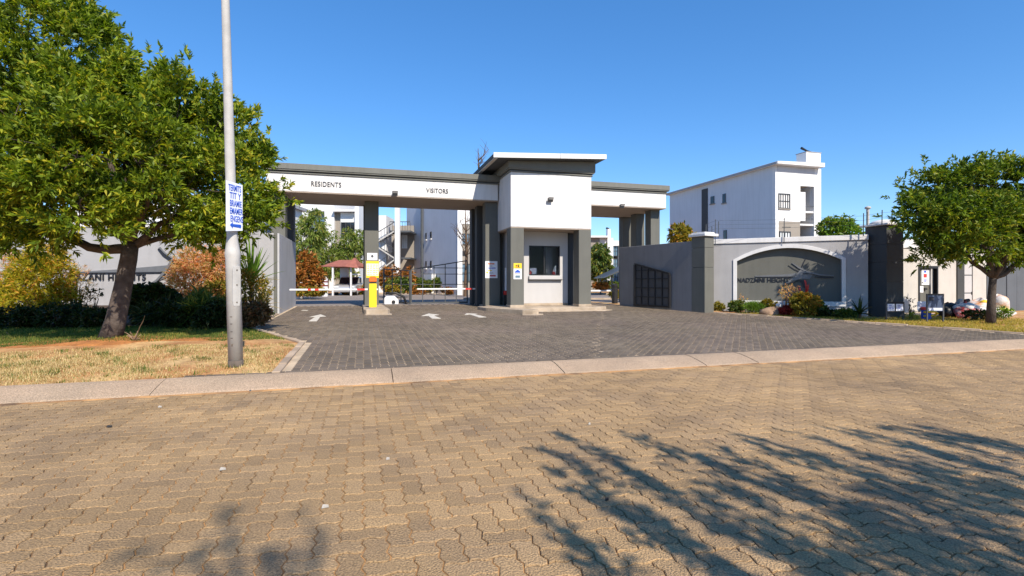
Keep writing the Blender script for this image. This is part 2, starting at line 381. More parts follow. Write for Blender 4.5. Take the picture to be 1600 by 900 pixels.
for i in range(-60, 130):
    for j in range(8, 58):
        k = (i-j) % 4
        if k == 0: c = (0, (i+1)*W, (j+.5)*W)
        elif k == 3: c = (1, (i+.5)*W, (j+1)*W)
        else: continue
        x, y, _ = UV(c[1], c[2], 0)
        if c[2] < V0-0.12 and seen(x, y): cells.append(c)
lay(road, m_paver, kindsR, cells, UV, lambda x, y: 0.0, 300, 0.006, 0.0016)
# last straight course along the kerb
kc = block(np.array(((0, 0), (2, 0), (2, 1), (0, 1)))*W*0.97, 0.003, 0.005)
o_ = MB(UV)
for i in range(-60, 120):
    u = i*W*2
    if seen(*UV(u, V0, 0)[:2]):
        T, Fc, _ = kc; n0 = len(o_.v); o_.v += [UV(u+q[0], V0-0.068+q[1]*0.9, q[2]-0.001) for q in T]; o_.f += [tuple(n0+t for t in f) for f in Fc]
tag(o_.build('kerb_course_pavers', m_paver, road), kind='stuff')

gs = MB(UV); us_ = lin(-7, 20, 220)
for u in us_:
    w_ = .02+.05*abs(hn(u, 0, 1.7, 4))+.05*max(0, hn(u, 3, .6, 1)); gs.v += [UV(u, V0-w_, -.004), UV(u, V0-w_*.45, .0035+.003*hn(u, 1, 5)), UV(u, V0+.03, .016)]
for i in range(len(us_)-1):
    for q in range(2): gs.f.append((i*3+q, i*3+3+q, i*3+4+q, i*3+1+q))
tag(gs.build('gutter_sand', m_sand, road, smooth=True), kind='stuff')
# kerb: broad sloped concrete kerb, cast in lengths
kerb = thing('kerb', None, None, UV(0, V0, 0)); kerb['kind'] = 'structure'
joints = [-14, -11.2, -8.3, -5.62, -2.68, 0.42, 3.13, 5.82, 6.93, 8.27, 9.32, 10.6, 11.9, 13.2, 14.6, 16, 17.4, 19, 21, 24, 27]
prof = [(V0, -0.05), (V0+0.012, 0.012), (V0+0.05, 0.03), (V0+0.30, 0.085), (V0+0.52, 0.122), (V1-0.03, 0.128), (V1, 0.116), (V1, -0.05)]
for i in range(len(joints)-1):
    a, b = joints[i]+0.006, joints[i+1]-0.006; k = MB(UV)
    zj = RNG.uniform(-0.006, 0.006); sk = RNG.uniform(-0.03, 0.03)
    us = lin(a, b, 4); n = len(prof)
    for ii, u in enumerate(us):
        k.v += [UV(u + (v-V0)*0.0, v, z + zj*(u-a)/(b-a)*(1 if z > 0 else 0)) for v, z in prof]
    for ii in range(3):
        for q in range(n-1): k.f.append((ii*n+q, ii*n+q+1, (ii+1)*n+q+1, (ii+1)*n+q)[::-1])
    k.f.append(tuple(range(n))); k.f.append(tuple(3*n+q for q in reversed(range(n))))
    k.build('kerb_stone', m_kerb, kerb)

# drive
def uL(v):
    if v < 11.8: return -1.25
    if v < 15.5: return -1.25 + (v-11.8)/3.7*-1.75
    return -3.0 if v < 20.1 else -2.95
def uR(v):
    if v < 17.7: return 16.95 + (v-8.4)/(17.7-8.4)*(13.25-16.95)
    return 13.25 + (v-17.7)*-0.25
drive = sheet('driveway', lin(-8, 22, 5), [V1, 12, 16, 20, 24.6, 24.72], lambda u, v: G(v)-0.008, m_dsand)
kindsD = [block(zig_poly(1, 2)*W, 0.0075, 0.004), block(np.array(((0, 0), (2, 0), (2, 1), (0, 1)))*W, 0.006, 0.004), block(np.array(((0, 0), (1, 0), (1, 1), (0, 1)))*W, 0.0075, 0.004)]
RA = math.atan(0.456); RF = Frame(2.0, 10.2, -RA)      # right half of the drive is laid towards the street corner
def side(x, y):                                         # >0 on the right-laid half
    return (x-1.7) - (y-10.0)*0.19
cells = []
for i in range(-40, 130):
    for j in range(0, 62):
        u, v = (i+.5)*W, V1+.145+(j*2+(i % 2)+1)*W
        x, y, _ = UV(u, v, 0)
        if V1+0.14 < v < 24.55 and uL(v)+0.16 < u < uR(v)-0.2 and side(x, y) < 0.62 and seen(x, y, 0.05): cells.append((0, u, v))
for i in range(-9, 130, 1):
    if i % 2 and side(*UV((i+.5)*W, V1+.2, 0)[:2]) < 0.3 and (i+.5)*W > -1.1: cells.append((2, (i+.5)*W, V1+.145+W/2))
for i in range(-5, 62): cells.append((1, -1.15+W+i*2*W, V1+0.006+W/2))
lay(drive, m_dpaver, kindsD, cells, UV, lambda x, y: G(UV.loc(x, y)[1])-(0.0045 if side(x, y) > -0.10 else 0)+(0.005 if UV.loc(x, y)[1] < V1+.09 else 0), 250, 0.006, 0.0015)
cells = []
for i in range(-70, 110):
    for j in range(-30, 70):
        a, b = (i+.5)*W, (j*2+(i % 2))*W
        x, y, _ = RF(a, b, 0); u, v = UV.loc(x, y)
        if V1+0.06 < v < 24.55 and uL(v)+0.16 < u < uR(v)-0.2 and side(x, y) > 0 and seen(x, y, 0.05): cells.append((0, a, b))
lay(drive, m_dpaver, kindsD, cells, RF, lambda x, y: G(UV.loc(x, y)[1]), 45, 0.006, 0.0015)
# edging blocks of the drive
def edging(pts, n, mat=m_edge):
    for (p, q) in zip(pts[:-1], pts[1:]):
        L = math.hypot(q[0]-p[0], q[1]-p[1]); k = max(1, round(L/n))
        d = ((q[0]-p[0])/L, (q[1]-p[1])/L); nr = (-d[1], d[0])
        for i in range(k):
            s0, s1 = L*i/k+0.006, L*(i+1)/k-0.006; w = 0.06
            poly = [(p[0]+d[0]*s+nr[0]*t, p[1]+d[1]*s+nr[1]*t) for s, t in ((s0, -w), (s1, -w), (s1, w), (s0, w))]
            zj = RNG.uniform(0.02, 0.045)
            MB(UV).slab(poly, lambda a, b: G(b)-0.1, lambda a, b: G(b)+zj).build('edging_block', mat, drive, bevel=0.008)
edging([(-1.27, V1+0.02), (-1.27, 11.8), (-3.0, 15.5), (-2.98, 20.1)], 0.75)
edging([(16.95, V1+0.02), (13.25, 17.6), (13.0, 18.6)], 0.8)
def vz(u, v):
    e = min(1, max(0, (uL(v)-u)/0.5)); f = min(1, max(0, (v-V1)/0.4))
    mound = 0.10*math.exp(-((u-TU)**2+(v-TV)**2)/0.9)
    return G(v)-0.01 + (0.045+0.035*hn(u, v, 0.8))*min(e, f) + mound
TX, TY = at(172, 10.9)[:2]; TU, TV = UV.loc(TX, TY)     # left tree stands here
def bedv(u): return (13.45-0.2785*u)/.9605
verge = sheet('verge', [(lambda v, t=t: uL(v)-0.05-t) for t in [0, .08, .2, .4, .7]+lin(1, 12, 50)+[16, 24, 40]], lin(V1+0.005, 18.2, 64)+[19, 20], vz, m_soil)
bed = sheet('planting_bed', [(lambda v, t=t: uL(v)-0.08-t) for t in [0, .2, .6]+lin(1, 14, 26)+[20, 40]], lin(13.2, 26, 50), lambda u, v: vz(u, v)+0.02+0.05*abs(hn(u, v, 1.3, 2)) - (0.2 if v < bedv(u) else 0), m_bed)
def vzr(u, v):
    t = min(1, max(0, (u-uR(v)-.5)/1.5)); return G(v)*(1-t)+min(G(v), .165)*t-0.01 + (0.05+0.02*hn(u, v))*min(1, max(0, (u-uR(v))/0.4), max(0, (v-V1)/0.4))
vergeR = sheet('far_verge', [(lambda v, t=t: uR(v)+0.05+t) for t in [0, .1, .3, .6]+lin(1, 14, 24)+[25, 45]], lin(V1+0.005, 17.5, 26)+[19, 22, 26], vzr, m_soil)

nb = 26; bs = MB(UV); bs.v.append(UV(TU+.2, TV-.25, vz(TU+.2, TV-.25)+.012))
for q in (.45, .8, 1.0):
    for i in range(nb):
        t = 2*math.pi*i/nb; rr_ = q*(1+.22*math.sin(3*t+1)+.14*math.sin(7*t)); u, v = TU+.2+2.5*rr_*math.cos(t), TV-.25+.62*rr_*math.sin(t)
        bs.v.append(UV(u, v, vz(u, v)+(.012 if q < 1 else -.03)))
for i in range(nb):
    j = (i+1) % nb; bs.f.append((0, 1+i, 1+j))
    for r in range(2): bs.f.append((1+r*nb+i, 1+r*nb+nb+i, 1+r*nb+nb+j, 1+r*nb+j))
tag(bs.build('bare_soil', m_bare, verge, smooth=True), kind='stuff')
# grass as blades
def blades(name, n, pick, zf, mat, h, parent, w=0.006, lean=0.9, clump=1):
    P = []
    while len(P) < n:
        p = pick()
        if p: P.append(p)
    P = np.repeat(np.array([UV(u, v, zf(u, v)) for u, v in P]), clump, axis=0)
    m = len(P); P[:, :2] += RNG.normal(0, 0.03, (m, 2)) if clump > 1 else 0
    H = RNG.uniform(h[0], h[1], m); az = RNG.uniform(0, 6.283, m); ln = RNG.uniform(0.2, lean, m)
    D = np.stack((np.cos(az)*ln, np.sin(az)*ln, np.ones(m)), 1); D /= np.linalg.norm(D, axis=1)[:, None]
    S = np.stack((-np.sin(az), np.cos(az), np.zeros(m)), 1)*w
    B = P - np.array((0, 0, 0.012))
    V = np.stack((B-S, B+S, P+D*H[:, None]), 1).reshape(-1, 3)
    o = np_object(name, V, np.arange(m*3).reshape(-1, 3), mat, parent); o['kind'] = 'stuff'; return o
def pick_left(v0, v1, dens=None):
    def f():
        v = RNG.uniform(v0, v1); u = uL(v)-0.12-RNG.uniform(0, 9.5)
        x, y, _ = UV(u, v, 0)
        if abs(x) > y*1.08+0.3: return None
        if dens and RNG.random() > dens(u, v): return None
        return (u, v)
    return f
def d_straw(u, v):
    d = 0.55+0.7*hn(u, v, 1.1, 1)
    d *= 1 - 0.95*math.exp(-(((u-TU-0.1)/2.5)**2+((v-TV+0.30)/0.62)**2))     # bare soil round the trunk
    if u > -3.0: d *= 0.45
    if v > 10.6: d *= 0.6
    return d
blades('dry_grass', 19000, pick_left(V1+0.03, 11.6, d_straw), vz, l_straw, (0.02, 0.06), verge, 0.005, 2.4, 2)
blades('green_tufts', 700, pick_left(V1+0.05, 11.6, lambda u, v: 1.0 if hn(u, v, 2.9, 5) > 0.38 else 0.05), vz, l_lawn, (0.03, 0.08), verge, 0.006, 1.2, 4)
blades('lawn', 25000, pick_left(11.6, 18.2, lambda u, v: (1.0 if v > 12.35+0.4*hn(u, v, .9, 3) and v < bedv(u)+0.25 else 0.0)), vz, l_lawn, (0.03, 0.075), verge, 0.007, 1.1, 2)
def pick_right():
    v = RNG.uniform(V1+0.05, 16.5); u = uR(v)+0.1+RNG.uniform(0, 1)**1.6*6.0
    x, y, _ = UV(u, v, 0)
    return (u, v) if x < y*1.08 else None
blades('yellow_grass', 16000, pick_right, vzr, l_ylawn, (0.03, 0.09), vergeR, 0.008, 1.2, 2)

# painted lane arrows: thin sheets on the pavers
def arrow(pts, label=None):             # outline in photo pixels on the drive
    P = []
    for px, py in pts:
        Y = 20.0
        for _ in range(12):
            x = (px-800)/FOC*Y; zz = G(UV.loc(x, Y)[1]); Y = (EYE-zz)*FOC/(py-HOR)
        P.append((x, Y))
    m = MB(); m.slab(P, lambda a, b: G(UV.loc(a, b)[1])-0.004, lambda a, b: G(UV.loc(a, b)[1])+0.007)
    m.build('painted_arrow', m_paint, drive)
arrow([(482.5, 502), (493, 494.9), (483.5, 495.5), (501, 491.4), (509.5, 494.5), (500.5, 495), (495, 502)])
arrow([(689, 497.7), (675, 497.9), (669, 493.6), (658.6, 493.8), (670, 490), (686, 492), (677.5, 493.2)])
arrow([(760, 495.6), (748, 496), (734, 491.4), (726, 491.8), (729, 489.8), (746, 490.4), (741.5, 491.2)])
arrow([(480, 485.6), (470, 485.2), (474, 484.4), (482, 484.9)])
# ------------------------------------------------------------------ gatehouse
GZ = 0.40                                # ground at the gate
FL = 0.47                                # floor of the hut plinth
def u_at(px, v):
    k = (px-800)/FOC; return v*(UV.ex[1]+k*UV.ex[0])/(UV.ex[0]-k*UV.ex[1])
def column(parent, u0, u1, v0, v1, z0, z1, mat=m_char, name='column', label=None):
    o = MB(UV).box(u0, u1, v0, v1, z0, z1).build(name, mat, parent, bevel=0.012)
    if label: o['label'] = label
    return o
def floodlight(parent, u, v, z):
    F_ = UV; m = MB(F_)
    m.wedge([(u-.11, v-.20, z-.03), (u+.11, v-.20, z-.03), (u+.11, v-.12, z-.13), (u-.11, v-.12, z-.13), (u-.11, v-.26, z+.05), (u+.11, v-.26, z+.05), (u+.11, v-.08, z+.02), (u-.11, v-.08, z+.02)])
    m.box(u-.03, u+.03, v-.12, v-.004, z-.05, z+.03)
    f = m.build('floodlight', m_steel, parent, bevel=0.006)
    MB(F_).wedge([(u-.095, v-.205, z-.033), (u+.095, v-.205, z-.033), (u+.095, v-.203, z-.036), (u-.095, v-.203, z-.036), (u-.095, v-.262, z+.035), (u+.095, v-.262, z+.035), (u+.095, v-.259, z+.032), (u-.095, v-.259, z+.032)]).build('lens', m_galv, f)
def canopy(name, label, u0, u1, v0, v1):
    r = thing(name, label, 'gate canopy', UV((u0+u1)/2, (v0+v1)/2, GZ))
    MB(UV).box(u0, u1, v0, v1, 5.02, 5.70).build('fascia', m_white, r, bevel=0.01)
    MB(UV).box(u0+.004, u1-.004, v0+.012, v1-.012, 4.98, 5.019).build('soffit', m_soffit, r)
    MB(UV).box(u0-.05, u1+.05, v0-.05, v1+.05, 5.701, 5.745).build('moulding', m_parapet, r, bevel=0.008)
    MB(UV).box(u0-.02, u1+.02, v0-.02, v1+.02, 5.746, 5.80).build('moulding', m_char2, r)
    MB(UV).box(u0-.10, u1+.10, v0-.10, v1+.10, 5.801, 5.85).build('moulding', m_parapet, r, bevel=0.008)
    MB(UV).box(u0-.13, u1+.13, v0-.13, v1+.13, 5.851, 6.08).build('parapet', m_parapet, r, bevel=0.012)
    return r
can = canopy('entrance_canopy', 'long white canopy beam lettered RESIDENTS and VISITORS left of the guard hut', -3.6, 5.60, 21.5, 24.7)
cf = u_at(569.6, 23.0), u_at(591.8, 23.0)
column(can, cf[0], cf[1], 23.0, 23.55, GZ-.1, 4.979)
column(can, cf[0]-.05, cf[1]-.05, 24.1, 24.6, GZ-.1, 4.979)
cl = u_at(758.4, 21.75), u_at(781.4, 21.75)
column(can, cl[0], cl[1], 21.75, 22.3, GZ-.1, 4.979)
column(can, cl[0]-.1, cl[1]-.1, 23.0, 23.5, GZ-.1, 4.979, m_char2)
column(can, cl[0]-.12, cl[1]-.12, 24.1, 24.6, GZ-.1, 4.979, m_char2)
column(can, -3.50, -2.98, 22.0, 22.6, 3.26, 4.979)
column(can, -3.50, -2.90, 23.9, 24.5, 3.26, 4.979, m_char2)
EX = (UV.ex[0], UV.ex[1], 0)
def on(frame, px, py, b): a, z = frame.hit(px, py, b); return frame(a, b, z)
text('lettering', 'RESIDENTS', 0.275, on(UV, 509.7, 288.4, 21.488), EX, m_letter, can, 0.012, 0.80, spacing=1.07)
text('lettering', 'VISITORS', 0.265, on(UV, 683.3, 298.6, 21.488), EX, m_letter, can, 0.012, 0.80, spacing=1.07)
floodlight(can, UV.hit(617, 301, 21.4)[0], 21.5, UV.hit(617, 301, 21.4)[1])
can2 = canopy('exit_canopy', 'short white canopy beam on three dark columns right of the guard hut', 9.20, 13.92, 21.5, 25.3)
for i, (va, vb) in enumerate(((22.0, 22.55), (23.4, 23.95), (24.75, 25.25))): column(can2, 13.40, 13.90, va, vb, GZ-.1, 4.979)
floodlight(can2, UV.hit(971, 321, 21.4)[0], 21.5, UV.hit(971, 321, 21.4)[1])

hut = thing('guard_hut', 'tall white guard hut with charcoal columns and a flat overhanging roof', 'guard hut', UV(7.4, 20.5, FL))
A0, A1, B0, B1 = 5.66, 9.18, 19.7, 23.8
MB(UV).box(A0, A1, B0, B1, 3.70, 5.90).build('upper_block', m_white, hut, bevel=0.012)
MB(UV).box(A0+.01, A1-.01, B0+.012, B1, 3.66, 3.699).build('soffit', m_soffit, hut)
MB(UV).box(A0-.05, A1+.05, B0-.05, B1, 5.901, 5.95).build('moulding', m_parapet, hut, bevel=0.008)
MB(UV).box(A0-.02, A1+.02, B0-.02, B1, 5.951, 6.0).build('moulding', m_char2, hut)
MB(UV).box(A0-.10, A1+.10, B0-.10, B1, 6.001, 6.05).build('moulding', m_parapet, hut, bevel=0.008)
rz = lambda u: 6.27 + (u-4.77)*0.052
MB(UV).wedge([(A0-.13, B0-.13, 6.051), (A1+.13, B0-.13, 6.051), (A1+.13, B1, 6.051), (A0-.13, B1, 6.051),
              (A0-.13, B0-.13, rz(A0-.13)), (A1+.13, B0-.13, rz(A1+.13)), (A1+.13, B1, rz(A1+.13)), (A0-.13, B1, rz(A0-.13))]).build('parapet', m_parapet, hut, bevel=0.012)
ra0, ra1, rb0, rb1 = 4.80, 9.55, 19.08, 24.4
rf = MB(UV).wedge([(ra0, rb0, rz(ra0)+.002), (ra1, rb0, rz(ra1)+.002), (ra1, rb1, rz(ra1)+.002), (ra0, rb1, rz(ra0)+.002),
              (ra0, rb0, rz(ra0)+.16), (ra1, rb0, rz(ra1)+.16), (ra1, rb1, rz(ra1)+.16), (ra0, rb1, rz(ra0)+.16)]).build('roof', m_char2, hut, bevel=0.01)
for a, b in ((ra0-.01, 7.52), (7.535, ra1+.01)):
    MB(UV).wedge([(a, rb0-.03, rz(a)-.005), (b, rb0-.03, rz(b)-.005), (b, rb0-.002, rz(b)-.005), (a, rb0-.002, rz(a)-.005),
              (a, rb0-.03, rz(a)+.19), (b, rb0-.03, rz(b)+.19), (b, rb0-.002, rz(b)+.19), (a, rb0-.002, rz(a)+.19)]).build('fascia_board', m_whitetrim, rf, bevel=0.004)
MB(UV).box(ra0+.02, ra0+.16, rb0+.05, rb1, rz(ra0)-.03, rz(ra0)+.001).build('soffit_board', m_beige, rf)
ca, cb = 5.66, 6.22
column(hut, ca, cb, B0+.012, B0+.60, FL, 3.659)
column(hut, 8.62, 9.17, B0+.012, B0+.60, FL, 3.659)
column(hut, ca, cb, B0+2.6, B0+3.2, FL, 3.659)
column(hut, 8.62, 9.17, B0+2.6, B0+3.2, FL, 3.659)
for a, b in ((ca, cb), (8.62, 9.17)): MB(UV).box(a-.02, b+.02, B0-.01, B0+.62, FL-.02, FL+.09).build('plinth', m_conc, hut, bevel=0.01)
WB = 20.95
w0, w1 = u_at(826.5, WB), u_at(875, WB); wz0, wz1 = UV.hit(850, 430.5, WB)[1], UV.hit(850, 384, WB)[1]
wall = MB(UV); wa, wb = cb-.2, u_at(887, WB)
wall.box(wa, w0, WB, WB+.22, FL, 3.655); wall.box(w1, wb, WB, WB+.22, FL, 3.655); wall.box(w0, w1, WB, WB+.22, FL, wz0); wall.box(w0, w1, WB, WB+.22, wz1, 3.655)
wall.box(wb-.22, wb, WB+.22, WB+2.2, FL, 3.655); wall.box(wa, wa+.2, WB+.22, WB+2.2, FL, 3.655)
wall.build('guardroom_wall', m_hut, hut)
MB(UV).box(wa+.2, wb-.22, WB+2.2, WB+2.3, FL, 3.655).build('back_wall', m_brown, hut)
MB(UV).box(wa+.2, wb-.22, WB+.22, WB+2.2, 2.9+.3, 3.25).build('ceiling', m_white, hut)
MB(UV).box(wa+.02, wb+.01, WB-.02, WB, FL-.005, FL+.10).build('plinth', m_conc, hut, bevel=0.006)
fr = MB(UV); t = .045
fr.box(w0, w0+t, WB+.03, WB+.10, wz0, wz1); fr.box(w1-t, w1, WB+.03, WB+.10, wz0, wz1); fr.box(w0+t, w1-t, WB+.03, WB+.10, wz0, wz0+t); fr.box(w0+t, w1-t, WB+.03, WB+.10, wz1-t, wz1)
mid = (w0+w1)/2; fr.box(mid-.025, mid+.025, WB+.035, WB+.095, wz0+t, wz1-t)
win = fr.build('window', m_black, hut)
m_hutglass = M('guard window glass', (0.55, 0.6, 0.66), 0.02, 0, 1, 0, spec=0.5)
P_ = m_hutglass.node_tree.nodes['Principled BSDF']; P_.inputs['Transmission Weight'].default_value = 1.0; P_.inputs['IOR'].default_value = 1.15
MB(UV).box(w0+t, mid-.026, WB+.06, WB+.066, wz0+t, wz1-t).build('pane', m_hutglass, win)
MB(UV).box(mid+.026, w1-t, WB+.075, WB+.081, wz0+t, wz1-t).build('pane', m_hutglass, win)
MB(UV).box(w0-.03, w1+.06, WB-.14, WB-.001, wz0-.17, wz0-.02).build('window_sill', m_hut, hut, bevel=0.008)
MB(UV).box(w0-.03, w1+.06, WB-.13, WB-.002, wz0-.21, wz0-.171).build('sill_underside_strip', m_black, hut)  # black strip along the underside of the sill
MB(UV).box(wb+.012, 9.05, WB+.25, WB+.33, FL, 3.655).build('dark_gap_sheet', m_char2, hut)  # added dark sheet standing for the gap's shade, hides the sky behind
floodlight(hut, UV.hit(859.5, 311, B0-.1)[0], B0, UV.hit(859.5, 311, B0-.1)[1])
# things inside the guardroom window
mo = thing('computer_monitor', 'pale computer monitor standing inside the guard hut window', 'monitor', UV(w0+.32, WB+.5, wz0-.02))
MB(UV).box(w0+.10, w0+.52, WB+.48, WB+.51, wz0+.06, wz0+.33).build('screen', m_board, mo, bevel=0.01)
MB(UV).box(w0+.28, w0+.34, WB+.49, WB+.53, wz0-.02, wz0+.10).build('stand', m_black, mo)
tag(MB(UV).box(w0+.05, w0+.55, WB+.3, WB+.9, wz0-.06, wz0-.021).box(w0+.62, w1-.1, WB+.3, WB+.9, wz0-.06, wz0-.021).box(w0+.1, w0+.15, WB+.5, WB+.55, FL, wz0-.06).box(w1-.2, w1-.15, WB+.5, WB+.55, FL, wz0-.06).build('desk', m_brown, loc=UV(w0+.5, WB+.6, FL)), 'brown guard desk behind the hut window', 'desk', kind='thing')
tag(MB(UV).blob((w0+.12, WB+.30, wz0+.10), (.12, .09, .13), 3).build('red_bag', m_red, smooth=True, loc=UV(w0+.12, WB+.3, wz0)), 'small red bag in the left corner of the guard window', 'bag', kind='thing')
vs = thing('safety_vest', 'white and red vest hanging at the right side of guard window', 'vest', UV(w1-.2, WB+.2, wz0))
MB(UV).prism([(w1-.30, wz0+.05), (w1-.10, wz0+.05), (w1-.08, wz0+.45), (w1-.16, wz0+.42)], WB+.22, WB+.25).build('body', m_poster, vs, bevel=0.01)
MB(UV).prism([(w1-.31, wz0+.05), (w1-.13, wz0+.05), (w1-.15, wz0+.16), (w1-.27, wz0+.18)], WB+.205, WB+.218).build('band', m_red, vs)
cu = thing('curtain', 'pale blue grey curtain behind the right half of guard window', 'curtain', UV(mid+.4, WB+.6, wz0))
c_ = MB(UV)
for i in range(9):
    a = mid+.28+i*.035; c_.box(a, a+.03, WB+.62+.03*(i % 2), WB+.64+.03*(i % 2), wz0-.3, wz1-.05)
c_.build('fold', m_grey, cu)

# slabs and islands
def island(name, label, poly, z, mat=m_conc):
    c = poly[0]; r = thing(name, label, 'traffic island', UV(sum(p[0] for p in poly)/len(poly), sum(p[1] for p in poly)/len(poly), GZ-.1))
    MB(UV).slab(poly, 0.12, z).build('slab', mat, r, bevel=0.02); return r
pad = thing('hut_slab', 'pale concrete slab under the guard hut', 'slab', UV(7.3, 19.5, .3))
MB(UV).slab([(5.55, 19.35), (9.35, 19.2), (9.75, 19.45), (9.6, 24.5), (5.1, 24.5), (5.1, 21.2), (5.5, 19.9)], 0.1, FL-.01).build('top', m_conc, pad, bevel=0.02)
MB(UV).slab([(5.3, 19.1), (9.5, 18.98), (9.95, 19.3), (9.8, 24.4), (9.2, 24.4), (9.2, 19.5), (5.3, 19.5)], 0.1, G(19.2)+.025).build('apron', m_conc, pad, bevel=0.01)
isl = island('island', 'low concrete island with rounded nose in front of the guard hut', [(5.62, 17.95), (5.95, 17.75), (6.20, 17.85), (6.25, 18.1), (5.62, 19.2), (4.95, 20.9), (4.55, 20.9), (4.7, 20.0)], G(18.5)+.17)
MB(UV).slab([(5.55, 17.75), (6.0, 17.55), (6.35, 17.75), (6.4, 18.0), (5.62, 18.6)], 0.1, G(18)+.02).build('apron', m_conc, isl)
isl2 = island('island', 'low concrete island under the yellow boom cabinet', [(u_at(572, 20.2), 19.35), (u_at(604, 20.2), 19.25), (u_at(608, 20.2), 19.55), (u_at(598, 22), 24.2), (u_at(566, 22), 24.2), (u_at(568, 20.2), 19.6)], G(20)+.16)
MB(UV).slab([(u_at(571, 19.3), 18.95), (u_at(611, 19.3), 18.85), (u_at(612, 19.3), 19.2), (u_at(604, 20.4), 20.6), (u_at(570, 20.4), 20.6)], 0.1, G(19)+.02).build('apron', m_conc, isl2)

# notices on the columns
def notice(name, label, px0, py0, px1, py1, b, bands, cat='notice'):
    a0, z1 = UV.hit(px0, py0, b); a1, z0 = UV.hit(px1, py1, b)
    r = thing(name, label, cat, UV((a0+a1)/2, b, z0))
    MB(UV).box(a0, a1, b-.012, b-.002, z0, z1).build('sheet', m_poster, r)
    for (x0, y0, x1, y1, m) in bands:
        MB(UV).box(a0+(a1-a0)*x0, a0+(a1-a0)*x1, b-.0145, b-.0122, z1-(z1-z0)*y1, z1-(z1-z0)*y0).build('print', m, r)
    return r, a0, a1, z0, z1
bc = 23.0
r_, a0, a1, z0, z1 = notice('notice', 'yellow notice with rows of text on the centre pillar above boom cabinet', 572.2, 407.6, 592.0, 434.2, bc,
       [(0, 0, 1, .16, m_posty), (0, .86, 1, 1, m_posty), (0, .16, .035, .86, m_posty), (.965, .16, 1, .86, m_posty)])
for i in range(6):
    for j in range(4):
        za = z1-(z1-z0)*(.21+i*.108); wj = (a1-a0)*.2; x = a0+(a1-a0)*(.08+j*.225)
        MB(UV).box(x, x+wj*RNG.uniform(.6, 1), bc-.0145, bc-.0122, za-.05, za).build('print', m_postline, r_)
r_, a0, a1, z0, z1 = notice('keypad_panel', 'white keypad panel with a dark dial on the centre pillar above yellow notice', 573.8, 395.2, 589.6, 406.6, bc, [], 'keypad')
MB(UV).tube([((a0+a1)/2, bc-.012, (z0+z1)/2+.02), ((a0+a1)/2, bc-.03, (z0+z1)/2+.02)], .055, 12).build('dial', m_steel, r_)
bl = 21.75
r_, a0, a1, z0, z1 = notice('poster', 'white poster with orange, blue and red lines on column left of the hut', 758.2, 408, 777.2, 434.6, bl,
       [(.2, .12, .75, .19, m_orange), (.2, .38, .85, .43, m_signblue), (.2, .53, .55, .58, m_posty), (.08, .62, .22, .72, m_posty), (.35, .82, .85, .90, m_red), (.25, .68, .65, .71, m_brown), (.25, .27, .6, .30, m_brown)], 'poster')
b2 = B0+.012
r_, a0, a1, z0, z1 = notice('poster', 'yellow, white and blue poster on the front column of guard hut', 802.4, 411.2, 815.0, 436.2, b2,
       [(0, 0, 1, .34, m_posty), (.25, .10, .45, .22, m_red), (.5, .08, .7, .25, m_steel), (.2, .26, .8, .32, m_orange), (.2, .76, .8, .92, m_glassb), (.15, .62, .85, .66, m_brown)], 'poster')
xm = (a0+a1)/2
MB(UV).prism([(xm-.12, z0+.26), (xm+.12, z0+.26), (xm+.12, z0+.30), (xm, z0+.39), (xm-.12, z0+.30)], b2-.0145, b2-.0122).build('print', m_signblue, r_)

# boom barriers
def boom(label, u, v, z, tip, arm_z, col, lampc, h, stripes, wide=.30):
    r = thing('boom_barrier', label, 'boom barrier', UV(u, v, z), 'boom barriers across the entrance lanes')
    MB(UV).box(u-wide/2, u+wide/2, v-.14, v+.14, z, z+h*.77).build('cabinet', col, r, bevel=0.015)
    MB(UV).box(u-wide/2+.02, u+wide/2-.02, v-.12, v+.12, z+h*.77+.001, z+h*.82).build('collar', m_black, r)
    MB(UV).prism([(u-wide/2, z+h*.822), (u+wide/2, z+h*.822), (u+wide/2, z+h*.95), (u+wide/2-.06, z+h), (u-wide/2+.06, z+h), (u-wide/2, z+h*.95)], v-.13, v+.13).build('lamp', lampc, r, bevel=0.02)
    s = -1 if tip < u else 1; a = u-s*.2
    arm = MB(UV).box(min(a, tip), max(a, tip), v+.16, v+.20, arm_z-.034, arm_z+.034).build('arm', m_boom, r, bevel=0.01)
    for (x0, x1) in stripes: MB(UV).box(x0, x1, v+.157, v+.203, arm_z-.037, arm_z+.037).build('stripe', m_red, arm)
    return r
uy = (u_at(577, 21.0)+u_at(588, 21.0))/2; zi = G(20)+.16
bz = UV.hit(520, 452.5, 21.1)[1]
boom('yellow boom cabinet with orange lamp holding its arm across the residents lane', uy, 21.0, zi, -2.72, bz, m_yellow, m_orange, 1.22,
     [(u_at(558, 21.2), u_at(570, 21.2)), (u_at(481, 21.2), u_at(486, 21.2)), (u_at(492, 21.2), u_at(498, 21.2))], wide=.29)
ub = u_at(757.5, 23.2); zb = UV.hit(700, 451.5, 23.3)[1]
boom('slim yellow and maroon boom cabinet at the hut, arm across the visitors lane', ub, 23.2, GZ+.05, u_at(651.5, 23.4), zb, m_yellow, m_maroon, 1.5,
     [(u_at(727, 23.4), u_at(738, 23.4))], wide=.16)
uc = u_at(962, 23.3)
rb_ = boom('dark boom post beside the exit wall with a short white arm', uc, 23.4, GZ, 9.25, UV.hit(950, 454.5, 23.5)[1], m_black, m_black, 1.0, [], wide=.2)
kb = thing('kiosk_bin', 'maroon wheeled bin standing in the shade beside the hut column', 'bin', UV(u_at(779, 22), 22.6, FL))
ub0, ub1 = u_at(776.5, 22.6), u_at(788, 22.6)
